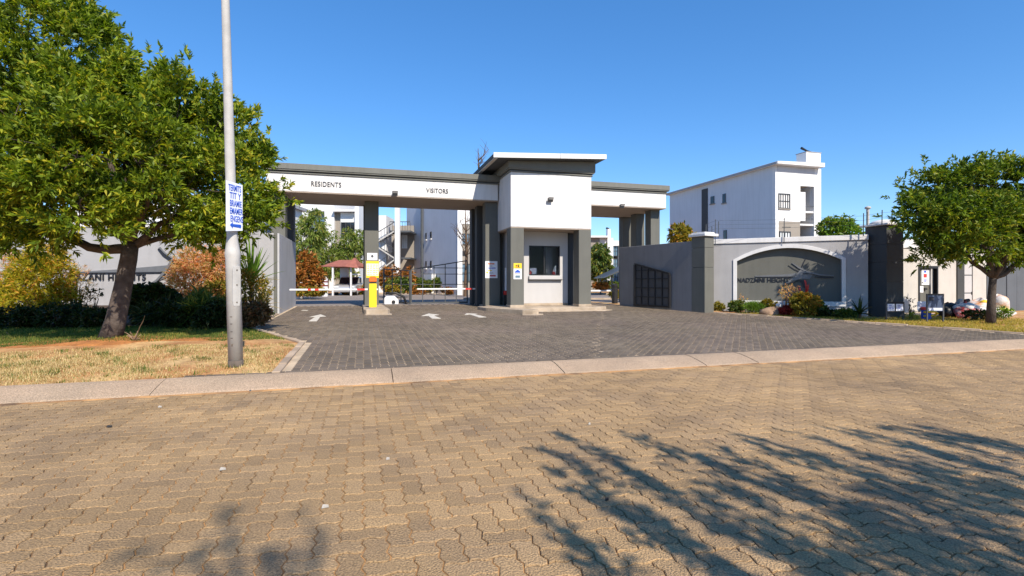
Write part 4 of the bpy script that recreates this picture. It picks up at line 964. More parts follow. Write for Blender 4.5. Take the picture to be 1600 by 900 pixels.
MB(UV).box(u_at(1215.5, EV), u_at(1234.5, EV), EV-.09, EV-.001, zf(327.5, 1225), zf(326.1, 1225)).build('window_sill', m_brown, eb)
window(eb, UV, u_at(1217.5, EV), u_at(1235, EV), zf(384, 1225), zf(361.5, 1225), EV-.025, m_curtain, m_steel, 3, 1)
# recessed balconies
MB(UV).box(ba0, ba1, EV+2.0, EV+2.15, .2, bz1+.3).build('balcony_wall', m_char, eb)  # charcoal puts the shade of the recess into the wall colour
MB(UV).box(ba0, ba1, EV+.301, EV+1.999, bz1+.01, bz1+.1).build('balcony_ceiling', m_soffit, eb)
MB(UV).box(ba1-.02, ba1, EV+.3, EV+2, .2, bz1).build('balcony_side', m_aprt, eb)
for py in (331, 351): MB(UV).box(ba0, ba1, EV+.05, EV+1.99, zf(py+1.5, 1262), zf(py-1.2, 1262)).build('balcony_slab', m_whitetrim, eb)
for (p0, p1, y0, y1) in ((1252, 1258, 316, 330), (1260, 1268, 299, 330), (1252, 1268, 335, 350), (1252, 1268, 357, 375)):
    window(eb, UV, u_at(p0, EV+1.9), u_at(p1, EV+1.9), zf(y1, 1260), zf(y0, 1260), EV+1.9, m_glass, m_steel, 1)
for py in (322, 343): MB(UV).box(ba0, ba1, EV+.06, EV+.10, zf(py, 1262)-.03, zf(py, 1262)+.02).build('railing', m_steel, eb)
MB(UV).box(u_at(1250.6, EV), u_at(1259, EV), EV+.03, EV+.14, zf(345, 1255), zf(300, 1255)).build('screen', m_aprt, eb)
def side_slot(p0, p1, y0, y1, mat=m_glass, d=.02):
    b1_, z1_ = UV.hita(p0, y0, e0-d); b0_, z0_ = UV.hita(p1, y1, e0-d)
    f = MB(UV).box(e0-d-.03, e0-.001, b0_, b1_, z0_, z1_).build('window', m_steel, eb)
    MB(UV).box(e0-d-.036, e0-d-.031, b0_+.06, b1_-.06, z0_+.06, z1_-.06).build('pane', mat, f)
    MB(UV).box(e0-.10, e0-.002, b0_-.1, b1_+.1, z0_-.09, z0_-.002).build('sill', m_brown, f)
side_slot(1110.5, 1116, 307.5, 317.5); side_slot(1129, 1134, 303.5, 316.5); side_slot(1130.5, 1135.5, 360, 374)
b1_, z1_ = UV.hita(1097, 296.5, e0); b0_, z0_ = UV.hita(1106, 357, e0)
MB(UV).box(e0-.06, e0-.001, b0_, b1_, .5, z1_).build('stair_slot', m_char2, eb)
# building behind the closed gate, grey side in shade
CF = frame2((-10.7, 52.0), (-4.52, 42.2)); CL = math.hypot(6.18, 9.8)
cb_ = thing('apartment_block', 'tall blue grey gable of the apartment block behind the closed gate', 'apartment block', CF(CL, 0, .4))
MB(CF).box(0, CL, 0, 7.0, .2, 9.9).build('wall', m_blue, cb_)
CG = Frame(*CF(CL+.02, 0, 0)[:2], TH)
MB(CG).box(0, .40, -.10, 1, .2, 9.9).build('corner_strip', m_aprt, cb_)
MB(CG).box(.401, 9, .10, 1, .2, CG.hit(720, 350, .1)[1]).build('front_wall', m_brown, cb_)
MB(CG).box(.401, 9, .05, 1, CG.hit(720, 350, .1)[1]+.002, 9.9).build('upper_wall', m_aprt, cb_)
a0 = CG.hit(718.5, 400, .06)[0]; a1 = CG.hit(731, 400, .06)[0]
for (y0, y1) in ((365, 382), (412, 440)): window(cb_, CG, a0, a0+1.5, CG.hit(725, y1, .06)[1], CG.hit(725, y0, .06)[1], .04, m_glassb, m_steel, 1, 1)
MB(CG).box(CG.hit(722.5, 400, .06)[0], CG.hit(729, 400, .06)[0], .02, .09, CG.hit(725, 399, .06)[1], CG.hit(725, 392, .06)[1]).build('vent', m_black, cb_)
def cslot(px0, px1, y0, y1):
    a_0, zA = CF.hit(px0, y0, -.03); a_1, zB = CF.hit(px1, y1, -.03)
    f = MB(CF).box(a_0, a_1, -.03, -.002, zB, zA).build('window', m_steel, cb_); MB(CF).box(a_0+.05, a_1-.05, -.036, -.031, zB+.05, zA-.05).build('pane', m_glass, f)
    MB(CF).box(a_0-.05, a_1+.05, -.12, -.003, zB-.1, zB-.002).build('sill', m_whitetrim, f)
for p in ((664.5, 666.5, 364, 374), (671.8, 674.2, 362, 372.5), (664.5, 666.5, 408, 419), (671.8, 674.2, 407.5, 419)): cslot(*p)
x_, z_ = CF.hit(659.5, 330, -.1)
MB(CF).tube([(x_, -.1, .4), (x_, -.1, 9.8)], .14, 8).build('downpipe', m_steel, cb_)
MB(CF).box(CF.hit(663.5, 440, -.4)[0], CF.hit(676, 440, -.4)[0], -.5, -.1, .3, CF.hit(670, 427.5, -.4)[1]).build('meter_box', m_aprt, cb_)
# stair tower left of it
TF = Frame(0, 47, 0); tX = lambda px, Y=47: (px-800)/FOC*Y
st = thing('stair_tower', 'open stairway with white post and steel railings behind centre pillar', 'stair tower', (tX(615), 47, .4))
MB(TF).box(tX(618), tX(625.2), -.3, 0.1, .2, zpix(318, 47)).build('post', m_aprt, st)
MB(TF).box(tX(588), tX(600), .8, 4, .2, zpix(337, 48)).build('wall', m_aprt, st)
MB(TF).box(tX(600)+.01, tX(641), 3.2, 3.6, .2, zpix(352, 50)).build('back_wall', m_brown, st)
MB(TF).box(tX(608), tX(641), .2, 3.1, zpix(362.5, 47), zpix(359.8, 47)).build('landing', m_steel, st)
MB(TF).box(tX(626), tX(641), .2, 3.1, zpix(404.5, 47), zpix(402, 47)).build('landing', m_steel, st)
def flight(x0, y0, x1, y1):
    n = 8
    MB(TF).wedge([(tX(x0), .0, zpix(y0+2.4, 47)), (tX(x1), .0, zpix(y1+2.4, 47)), (tX(x1), .08, zpix(y1+2.4, 47)), (tX(x0), .08, zpix(y0+2.4, 47)), (tX(x0), .0, zpix(y0, 47)), (tX(x1), .0, zpix(y1, 47)), (tX(x1), .08, zpix(y1, 47)), (tX(x0), .08, zpix(y0, 47))]).build('stringer', m_galv, st)
    for i in range(n):
        t = (i+.5)/n; x = tX(x0+(x1-x0)*t); z = zpix(y0+(y1-y0)*t, 47); MB(TF).box(x-.12, x+.12, .09, 1.2, z-.08, z-.02).build('tread', m_steel, st)
    MB(TF).tube([(tX(x0), .04, zpix(y0-13, 47)), (tX(x1), .04, zpix(y1-13, 47))], .035, 6).build('handrail', m_steel, st)
    for i in range(6):
        t = i/5; x = tX(x0+(x1-x0)*t); z = zpix(y0+(y1-y0)*t, 47); MB(TF).tube([(x, .04, z), (x, .04, z+.76)], .02, 5).build('baluster', m_steel, st)
flight(590, 376, 616, 360); flight(590, 385, 617, 403); flight(590, 424, 617, 404)
for y0 in (346,):
    MB(TF).tube([(tX(608), .25, zpix(y0, 47)), (tX(640), .25, zpix(y0, 47))], .035, 6).build('handrail', m_steel, st)
    for i in range(9): MB(TF).tube([(tX(608+i*4), .25, zpix(360, 47)), (tX(608+i*4), .25, zpix(y0, 47))], .02, 5).build('baluster', m_steel, st)
window(st, TF, tX(627.5, 50), tX(636, 50), zpix(388, 50), zpix(366, 50), 3.1, m_curtain, m_aprt, 1, 1)
# left apartment block
AF = Frame(0, 58, 0); aX = lambda px: (px-800)/FOC*58
ab = thing('apartment_block', 'white apartment block with dark stair windows behind the pale green trees', 'apartment block', (aX(510), 58, .4))
az = lambda py: zpix(py, 58)
m = MB(AF); m.box(aX(415), aX(481), 0, 8, .2, az(300)).box(aX(507), aX(522), 0, 8, .2, az(300)).box(aX(481), aX(507), 0, 8, az(330), az(300)).box(aX(555.5), aX(562), -.3, 8, .2, az(300))
m.build('wall', m_aprt, ab)
MB(AF).box(aX(481), aX(507), .5, 1, .2, az(330)).build('stair_wall', m_brown, ab)
for i in range(5):
    z0 = az(356+i*21); window(ab, AF, aX(482), aX(506), z0, z0+1.4, .4, m_glassb, m_steel, 2, 0)
MB(AF).box(aX(522)+.01, aX(531), .4, 8, .2, az(332)).build('side_wall', m_brown, ab)
MB(AF).box(aX(531)+.01, aX(555.4), .2, 8, .2, az(332)).build('balcony_wall', m_aprt, ab)
MB(AF).box(aX(522), aX(556), -.6, 8, az(331.5), az(328.6)).build('roof', m_whitetrim, ab)
for y0, y1 in ((347, 372), (388, 412), (425, 447)): window(ab, AF, aX(532), aX(555), az(y1), az(y0), .15, m_glass, m_steel, 2, 1)
# white block behind the tree on the left, right-hand distant block
lb = thing('apartment_block', 'pale apartment block glimpsed through the big tree behind the left sign wall', 'apartment block', (-24, 44, .4))
LF = Frame(0, 44, 0)
MB(LF).box(-38, -21.3, 0, 8, .2, 8.6).build('wall', m_aprt, lb); MB(LF).box(-38.4, -20.9, -.5, 8.4, 8.61, 8.9).build('roof', m_roofgrey, lb)
for i in range(6):
    for j in range(3): window(lb, LF, -37+i*2.7, -35.4+i*2.7, 1.2+j*2.7, 2.5+j*2.7, -.04, m_glassb, m_steel, 1)
DF = Frame(0, 62, 0); dX = lambda px: (px-800)/FOC*62; dzp = lambda py: zpix(py, 62)
db = thing('apartment_block', 'distant white apartment block with chimney seen through the exit lane', 'apartment block', (dX(948), 62, .4))
MB(DF).box(dX(918), dX(936.5), -.2, 8, .2, dzp(372)).build('side_wall', m_brown, db)
m = MB(DF); m.box(dX(936.5), dX(948.5), 0, 8, dzp(382), dzp(372)).box(dX(948.5), dX(957.5), -.3, 8, .2, dzp(372)).box(dX(957.5), dX(990), 0, 8, dzp(384), dzp(376)).box(dX(967), dX(990), 0, 8, .2, dzp(384))
m.build('wall', m_aprt, db)
MB(DF).box(dX(916), dX(949), -.8, 8, dzp(372)+.01, dzp(369)).build('roof', m_whitetrim, db)
MB(DF).box(dX(949), dX(953.6), -.2, .8, dzp(372)+.01, dzp(358)).build('chimney', m_aprt, db)
MB(DF).tube([(dX(947.5), .2, dzp(356)), (dX(952), .2, dzp(357.6))], .12, 6).build('roof_camera', m_black, db)
for y0, y1 in ((382, 400), (402, 420), (422, 442)):
    window(db, DF, dX(937), dX(948.3), dzp(y1), dzp(y0), .3, m_glassb, m_steel, 2, 1); window(db, DF, dX(957.8), dX(966.8), dzp(y1), dzp(y0+2), .3, m_glassb, m_steel, 1, 1)
window(db, DF, dX(922), dX(930), dzp(396), dzp(386), -.25, m_glassb, m_steel, 1)
aw = thing('shade_awning', 'dark brown shade net awning on posts beyond the exit lane', 'awning', at(958, 40, .4))
AY = Frame(0, 40, 0); qx = lambda px: (px-800)/FOC*40
MB(AY).wedge([(qx(944), 0, zpix(434.5, 40)), (qx(985), 0, zpix(418, 40)), (qx(985), 5, zpix(418, 40)), (qx(944), 5, zpix(434.5, 40)), (qx(944), 0, zpix(433.3, 40)), (qx(985), 0, zpix(414, 40)), (qx(985), 5, zpix(414, 40)), (qx(944), 5, zpix(433.3, 40))]).build('net', m_steel, aw)
for px in (947, 966, 984): MB(AY).tube([(qx(px), 2.5, .4), (qx(px), 2.5, zpix(430-(px-947)*.3, 40))], .06, 6).build('post', m_steel, aw)
# carport with red roof and the car under it
cp = thing('carport', 'small carport with hipped red brown roof beyond the residents lane', 'carport', at(530, 40, .4))
zA, zB = zpix(416.5, 40), zpix(404.5, 40)
rp = MB(AY); n = rp._a([(qx(500), 0, zA), (qx(561), 0, zA), (qx(561), 4, zA), (qx(500), 4, zA), (qx(516), 2, zB), (qx(541), 2, zB), (qx(549), 2, zB+.1)])
rp.f += [(n, n+1, n+5, n+4), (n+2, n+3, n+4, n+5), (n+3, n, n+4), (n+1, n+2, n+5), (n, n+3, n+2, n+1)]
rp.build('roof', m_roofred, cp)
rp = MB(AY).wedge([(qx(540), -.3, zA), (qx(561), -.3, zA-.12), (qx(561), 2, zA-.12), (qx(540), 2, zA), (qx(547), .9, zB+.1), (qx(549), .9, zB+.12), (qx(549), 1.1, zB+.12), (qx(547), 1.1, zB+.1)]).build('gablet', m_roofred, cp)
for px in (519, 547.5):
    MB(AY).box(qx(px)-.06, qx(px)+.06, .1, .22, .4, zA).build('post', m_whitetrim, cp)
    MB(AY).box(qx(px)-.06, qx(px)+.06, 3.6, 3.72, .4, zA).build('post', m_whitetrim, cp)
MB(AY).box(qx(543), qx(560), .5, .6, zpix(429.5, 40), zpix(427.5, 40)).build('beam', m_whitetrim, cp)
MB(AY).box(qx(505), qx(520), 3.9, 4, .4, zpix(418, 44)).build('screen', m_aprt, cp)
def car(label, F, L, Wd, H, z, mat):
    r = thing('parked_car', label, 'car', F(0, 0, z)); w = Wd/2
    body = [(-L/2, .35), (-L/2+.05, .62), (-L/2+.25, .82), (-L*.17, .92), (L*.40, .95), (L/2-.03, .85), (L/2, .45), (L/2-.08, .25), (-L/2+.08, .25)]
    S = lambda P, y0, y1, m: m.prism([(p[0], p[1]+z) for p in reversed(P)][::-1][::-1], y0, y1)
    MB(F).prism([(p[0], p[1]+z) for p in reversed(body)], -w, w).build('body', mat, r, bevel=0.07)
    cab = [(-L*.17, .91), (-L*.03, H-.06), (L*.05, H), (L*.27, H-.02), (L*.40, .94)]
    MB(F).prism([(p[0], p[1]+z) for p in reversed(cab)], -w+.12, w-.12).build('cabin', m_glass, r, bevel=0.05)
    MB(F).prism([(-L*.02, H-.05+z), (L*.05, H+.02+z), (L*.27, H+.01+z), (L*.29, H-.06+z)][::-1], -w+.16, w-.16).build('roof', mat, r, bevel=0.03)
    for sx in (-.30, .30):
        for sy in (-1, 1):
            t_ = MB(F).tube([(L*sx, sy*(w-.18), z+.30), (L*sx, sy*(w+.01), z+.30)], .30, 16).build('wheel', m_black, r)
            MB(F).tube([(L*sx, sy*(w+.011), z+.30), (L*sx, sy*(w+.02), z+.30)], .18, 10).build('rim', m_galv, t_)
    for sy in (-1, 1): MB(F).box(-L/2-.01, -L/2+.14, sy*(w-.25)-.18, sy*(w-.25)+.18, z+.60, z+.74).build('headlight', m_curtain, r, bevel=0.02)
    MB(F).box(-L/2-.02, -L/2+.02, -.26, .26, z+.40, z+.52).build('number_plate', m_poster, r)
    return r
m_silver = M('silver car paint', (0.50, 0.51, 0.53), 0.3, 0.03, 2, 0, metal=0.5, coat=0.5)
car('silver car parked nose out under the red roofed carport', Frame(qx(532), 42.3, math.radians(95)), 4.0, 1.72, 1.48, .4, m_silver)
sb = at(507, 38, .4)
r_ = thing('striped_sign', 'white sign post with maroon stripes left of the carport', 'sign', sb)
MB().box(sb[0]-.2, sb[0]+.2, 38, 38.15, .4, zpix(435, 38)).build('panel', m_poster, r_)
for y in (440, 446, 452): MB().box(sb[0]-.205, sb[0]+.205, 37.99, 38.16, zpix(y+1.4, 38), zpix(y-.8, 38)).build('stripe', m_maroon, r_)
wbx = at(466.5, 32, .4); tag(MB().box(wbx[0]-.2, wbx[0]+.2, 32, 32.3, .4, zpix(441, 32)).build('utility_box', m_poster, bevel=0.03, loc=wbx), 'white utility box behind the left end of the boom arm', 'utility box', kind='thing')
kb_ = [] 
for (y, X0_, X1_, n) in ((44, -16, 14, 0), (31.5, -3, 7, 1)):
    o_ = MB().box(X0_, X1_, y, y+.18, .3, .50).build('estate_kerb', m_conc, bevel=0.02); o_['kind'] = 'structure'
o_ = MB().box(-30, 30, 44.2, 60, .3, .47).build('estate_bed', m_soil); o_['kind'] = 'structure'
# ------------------------------------------------------------------ foliage
def leaf_quads(P, D, L, Wd, droop=0.15, fold=0.25):
    """one bent four-cornered leaf per row: base P, direction D, length L, width Wd"""
    n = len(P); R = RNG.normal(size=(n, 3)); S = np.cross(D, R); S /= np.linalg.norm(S, axis=1)[:, None]+1e-9
    N = np.cross(S, D); N *= np.sign(N[:, 2:3]+1e-9)
    mid = P+D*(L*0.45)[:, None]
    tip = P+D*L[:, None]-np.array((0, 0, 1))*(L*droop)[:, None]
    l = mid+S*(Wd/2)[:, None]+N*(Wd*fold)[:, None]; r = mid-S*(Wd/2)[:, None]+N*(Wd*fold)[:, None]
    return np.stack((P, r, tip, l), 1).reshape(-1, 3)
def rosette_leaves(C, Nrm, k, L, Wd, spread=0.9, twig=0.0, droop=0.15):
    n = len(C); c = np.repeat(C, k, 0); nn = np.repeat(Nrm, k, 0); m = n*k
    t = RNG.uniform(0, 1, m)[:, None]
    D = nn*0.75+RNG.normal(size=(m, 3))*spread*0.62; D /= np.linalg.norm(D, axis=1)[:, None]
    base = c+nn*t*twig
    return leaf_quads(base, D, RNG.uniform(0.65, 1.15, m)*L, RNG.uniform(0.8, 1.2, m)*Wd, droop)
def lobe_points(lobes, n, shell=0.62, up=0.15, clump=0.0, boughs=0, bs=0.2):
    """points and outward directions through the outer part of a set of ellipsoid lobes ((centre),(radii)); with boughs they gather round that many shoots"""
    m = boughs or n
    w = np.array([l[1][0]*l[1][1]+l[1][0]*l[1][2]+l[1][1]*l[1][2] for l in lobes]); w = w/w.sum()
    idx = RNG.choice(len(lobes), m, p=w); C = np.array([l[0] for l in lobes])[idx]; R = np.array([l[1] for l in lobes])[idx]
    d = RNG.normal(size=(m, 3)); d /= np.linalg.norm(d, axis=1)[:, None]
    r = shell+(1-shell)*RNG.uniform(0, 1, m)**0.7
    bump = 1+0.10*np.sin(d[:, 0]*7+C[:, 0]*3)*np.cos(d[:, 2]*6+C[:, 2]*5)
    P = C+d*R*(r*bump)[:, None]
    keep = np.ones(m, bool)
    for c, rr in lobes:                              # drop most points buried deep in other lobes
        q = ((P-np.array(c))/np.array(rr)); inside = (q**2).sum(1) < (0.45 if boughs else 0.30)
        keep &= ~(inside & (RNG.uniform(size=m) < 0.85))
    D = d*0.8+np.array((0, 0, up)); D /= np.linalg.norm(D, axis=1)[:, None]
    P, D = P[keep], D[keep]
    if boughs:
        i = RNG.integers(0, len(P), n); s = RNG.uniform(.6, 1.35, len(P))[i]*bs
        g = RNG.normal(size=(n, 3)); P = P[i]+g*s[:, None]*np.array((1, 1, .8)); D = D[i]*.75+g*.38+np.array((0, 0, up)); D /= np.linalg.norm(D, axis=1)[:, None]
    return P, D
def quads(n): return np.arange(n*4).reshape(-1, 4)
def limb(p, q, r0, r1, sag=0.0, n=6, seed=0, wob=0.05):
    rr = random.Random(seed); P = []; R = []
    L = (Vector(q)-Vector(p)).length
    for i in range(n+1):
        t = i/n; v = Vector(p).lerp(Vector(q), t); s = math.sin(math.pi*t)
        v += Vector((rr.uniform(-wob, wob)*L*s, rr.uniform(-wob, wob)*L*s, sag*L*s+rr.uniform(-wob, wob)*L*s*.5)); P.append(tuple(v)); R.append(r0+(r1-r0)*t)
    return P, R
def tree(name, label, cat, base, trunk, trad, limbs, lobes, leafm, barkm, nros, k, L, Wd, spread=.95, twig=.15, extra=(), group=None, shell=.6, up=.15, droop=.15, boughs=0, bs=.2):
    r = thing(name, label, cat, base, group)
    MB().tube([trunk[0]]+trunk[1:], trad, 12).build('trunk', barkm, r, smooth=True)
    for i, (p, q, r0, r1, sag) in enumerate(limbs):
        P, R = limb(p, q, r0, r1, sag, 7, i+len(lobes)); MB().tube(P, R, 8).build('limb', barkm, r, smooth=True)
    tw = MB()                                        # twigs run from the limbs out into the lobes
    ends = [Vector(l[1]) for l in limbs] or [Vector(trunk[-1])]
    for i, (c, rad) in enumerate(lobes):
        e = min(ends, key=lambda x: (x-Vector(c)).length)
        P, R = limb(e, c, .022, .008, 0.05, 4, i+50); tw.tube(P, R, 5, False)
        for j in range(5):
            d = Vector(RNG.normal(size=3)).normalized(); P, R = limb(c, Vector(c)+Vector((d.x*rad[0], d.y*rad[1], d.z*rad[2]))*.9, .010, .004, 0.05, 3, i*7+j); tw.tube(P, R, 4, False)
    tag(tw.build('twigs', barkm, r), kind='stuff')
    C, N = lobe_points(lobes, nros, shell, up, 0, boughs, bs)
    if len(extra): C = np.vstack((C, np.array([e[0] for e in extra]))); N = np.vstack((N, np.array([e[1] for e in extra])))
    V = rosette_leaves(C, N, k, L, Wd, spread, twig, droop)
    np_object('crown', V, quads(len(V)//4), leafm, r)
    return r
def px3(px, py, Y): return ((px-800)/FOC*Y, Y, zpix(py, Y))

# big tree on the left verge
T0 = (TX, TY, vz(TU, TV)-.06); YT = 10.9; S_ = YT/FOC
fork = px3(203, 392, YT)
trunk = [T0, px3(181, 500, YT), px3(192, 450, YT), px3(201, 405, YT), px3(204, 380, YT)]
lim = []
for px, py, dy, r0, r1, sg in ((60, 352, -.3, .12, .05, -.10), (105, 300, -1.0, .10, .04, .08), (170, 250, -.6, .12, .04, 0), (198, 230, .3, .13, .04, 0), (240, 300, -.9, .09, .035, .03),
                               (290, 330, .2, .09, .03, .05), (330, 345, .6, .07, .03, .0), (150, 330, 1.2, .09, .03, .05), (30, 280, .8, .09, .03, .05), (270, 220, .4, .09, .03, .05)):
    p = px3(203, 388 if py > 300 else 378, YT); q = px3(px, py, YT+dy); lim.append((p, q, r0, r1, sg))
def lobe(px, py, r, dy=0.0, ry=None, Y=YT, fz=0.9): return (px3(px, py, Y+dy), (r, ry or r, r*fz))
lobes = [lobe(45, 70, 1.5), lobe(-35, 75, 1.25, .2), lobe(108, 92, 1.05, .1), lobe(-60, 230, 1.25), lobe(20, 190, 1.5, -.6), lobe(160, 150, 1.05, -.2), lobe(215, 158, .98, .1), lobe(275, 185, 1.0, .0),
         lobe(325, 222, .98, .15), lobe(368, 262, .74, .2), lobe(378, 316, .47, .2), lobe(345, 300, .85, -.3), lobe(285, 305, .95, -.6), lobe(215, 255, 1.0, -1.2), lobe(120, 245, 1.2, -1.4), lobe(30, 300, 1.1, -1.0),
         lobe(-50, 330, 1.0, -.2), lobe(75, 325, .6, -1.2), lobe(125, 320, .55, -1.6), lobe(300, 362, .55, .3), lobe(335, 375, .42, .5), lobe(180, 312, .6, 1.0), lobe(240, 315, .6, .9), lobe(60, 200, 1.6, 1.6),
         lobe(190, 210, 1.4, 1.5), lobe(300, 250, 1.2, 1.4), lobe(30, 335, .55, .4), lobe(262, 320, .5, -1.1), lobe(380, 335, .45, -.1)]
tips = [(px3(px, py, YT), (0, 0, 1)) for px, py in ((133, 24), (128, 16), (140, 30), (290, 88), (296, 96), (284, 100), (405, 182), (404, 192), (232, 84), (205, 72), (176, 66), (420, 214), (428, 264), (335, 128), (250, 84))]
tree('leafy_tree', 'big dense green tree with leaning trunk on the dry verge', 'tree', T0, trunk, [.225, .185, .165, .155, .15], lim, lobes, l_tree, m_bark, 12500, 14, .15, .044, .80, .18, tips, shell=.72, droop=.05, up=.3, boughs=640, bs=.15)
# smaller tree on the right
Y2 = 15.75; b2_ = at(1548, Y2); b2_ = (b2_[0], b2_[1], b2_[2]-.02)
trunk = [b2_, px3(1549, 470, Y2), px3(1551, 440, Y2), px3(1552, 428, Y2)]
lim = []
for px, py, dy, r0, r1, sg in ((1500, 395, -.2, .07, .03, .0), (1530, 360, -.5, .10, .04, 0), (1556, 330, .3, .11, .04, 0), (1600, 400, .0, .10, .04, -.08), (1625, 350, .2, .09, .04, 0), (1460, 360, .3, .07, .03, .05), (1580, 380, -.9, .08, .03, 0)):
    lim.append((px3(1552, 434, Y2), px3(px, py, Y2+dy), r0, r1, sg))
def lb2(px, py, r, dy=0.0): return lobe(px, py, r*.915, dy, Y=Y2)
lobes = [lb2(1455, 325, .72), lb2(1440, 370, .45), lb2(1475, 300, .8, .2), lb2(1520, 290, .85, -.3), lb2(1560, 290, .9, .3), lb2(1600, 295, 1.0), lb2(1650, 310, 1.0), lb2(1470, 350, .95, -.6), lb2(1520, 350, 1.0, -.9), lb2(1580, 355, 1.1, -.5),
         lb2(1640, 370, 1.0, -.2), lb2(1490, 385, .45, .2), lb2(1462, 385, .4, -.2), lb2(1535, 378, .5, -.6), lb2(1590, 385, .5, .4), lb2(1620, 395, .5, -.3), lb2(1450, 395, .3, .3), lb2(1530, 330, 1.2, 1.0), lb2(1610, 340, 1.2, 1.0), lb2(1430, 335, .3)]
tips = [(px3(px, py, Y2), (0, 0, 1)) for px, py in ((1443, 252), (1446, 258), (1534, 248), (1538, 254), (1566, 250), (1572, 256), (1483, 258), (1425, 275), (1412, 300), (1408, 322), (1500, 262), (1415, 280), (1512, 258))]
tree('leafy_tree', 'small round crowned tree in front of the beige wall and rubbish heap', 'tree', b2_, trunk, [.135, .105, .095, .10], lim, lobes, l_tree2, m_barkd, 4600, 12, .165, .05, .9, .2, tips, shell=.62, droop=.08, up=.3, boughs=260, bs=.16)
# street tree behind the camera whose shade falls across the road (its own crown lies outside the picture)
tb = (8.2, -3.4, 0.1)
lim = [((8.2, -3.4, 2.0), (x, y, z), .09, .03, .03) for x, y, z in ((5.6, -2.2, 3.9), (6.6, -1.4, 3.6), (7.4, -3.0, 5.0), (9.0, -2.2, 4.4), (5.4, -3.6, 4.6), (9.6, -3.6, 4.2))]
lobes = []
def shade_lobe(px, py, z, r, fz=.8):    # crown cluster at height z shading the road point seen at (px, py)
    Y = EYE*FOC/(py-HOR); X = (px-800)/FOC*Y; k = z/math.tan(SUN_EL)
    lobes.append(((X+math.sin(SUN_AZ)*k, Y+math.cos(SUN_AZ)*k, z), (r, r, r*fz)))
for px, py, z, r in ((1480, 840, 3.6, .34), (1590, 800, 4.0, .5), (1560, 890, 3.5, .45), (1660, 770, 4.2, .6), (1400, 880, 3.4, .3), (1700, 880, 4, .8), (1300, 870, 3.4, .24), (1500, 760, 4.2, .3)): shade_lobe(px, py, z, r)
tips = []
def spray(px, py, z, h, w, n):          # upright leafy shoot whose tip shades the road point seen at (px, py)
    Y = EYE*FOC/(py-HOR); X = (px-800)/FOC*Y; k = z/math.tan(SUN_EL); x0, y0 = X+math.sin(SUN_AZ)*k, Y+math.cos(SUN_AZ)*k
    lx, ly = RNG.normal(0, .10, 2)
    for i in range(n):
        t = RNG.uniform(0, 1)**1.2; g_ = w*(.25+t)
        tips.append(((x0+lx*t+RNG.normal(0, g_), y0+ly*t+RNG.normal(0, g_), z-h*t), (RNG.normal(0, .25), RNG.normal(0, .25), 1.0)))
for px, py in ((890, 687), (868, 712), (995, 685), (1035, 692), (1180, 686), (1190, 696), (1262, 681), (1310, 673), (1376, 681), (1402, 673), (1432, 673), (1478, 673), (1522, 690), (872, 740), (838, 802), (908, 842), (962, 716), (1100, 716), (1142, 706), (1078, 738),
               (1232, 716), (1292, 716), (1342, 706), (1452, 706), (1562, 690), (1592, 702), (1002, 742), (1032, 770), (1102, 780), (1152, 772), (1202, 760), (1252, 762), (1352, 760), (1422, 750), (1502, 740), (1582, 740), (1122, 830), (1202, 822), (1302, 800), (1382, 820),
               (1452, 800), (1542, 790), (1602, 780), (1062, 850), (1242, 868), (1342, 878), (1482, 868), (960, 790), (1010, 815), (930, 765)):
    spray(px, py, RNG.uniform(3.8, 4.6), RNG.uniform(.9, 1.6), .045, 17)
tree('street_tree', 'street tree with loose crown standing on the near kerb side of the road', 'tree', tb, [tb, (8.15, -3.4, 1.0), (8.2, -3.4, 2.05)], [.17, .14, .13], lim, lobes, l_tree, m_bark, 420, 7, .15, .04, .8, .2, tips, shell=.3)
tb = (4.2, -7.4, 0.1); lobes = []
for px, py, z, r in ((300, 868, 7.6, .34), (360, 850, 7.8, .30), (420, 880, 7.5, .34), (500, 845, 8.0, .22), (470, 800, 8.2, .16), (240, 890, 7.4, .3), (350, 800, 8.2, .14)): shade_lobe(px, py, z, r)
c_ = Vector((0, 0, 0))
for l in lobes: c_ += Vector(l[0])/len(lobes)
tree('street_tree', 'tall slender street tree with a small high crown on the near side of the road', 'tree', (c_.x+.6, c_.y-.6, 0.1), [(c_.x+.6, c_.y-.6, .1), (c_.x+.4, c_.y-.4, 3.5), (c_.x+.2, c_.y-.1, 7.0)], [.2, .16, .08],
     [((c_.x+.2, c_.y-.1, 7.0), l[0], .05, .02, 0) for l in lobes[:4]], lobes, l_tree, m_bark, 8, 6, .16, .065, 1.0, .2, shell=.2)

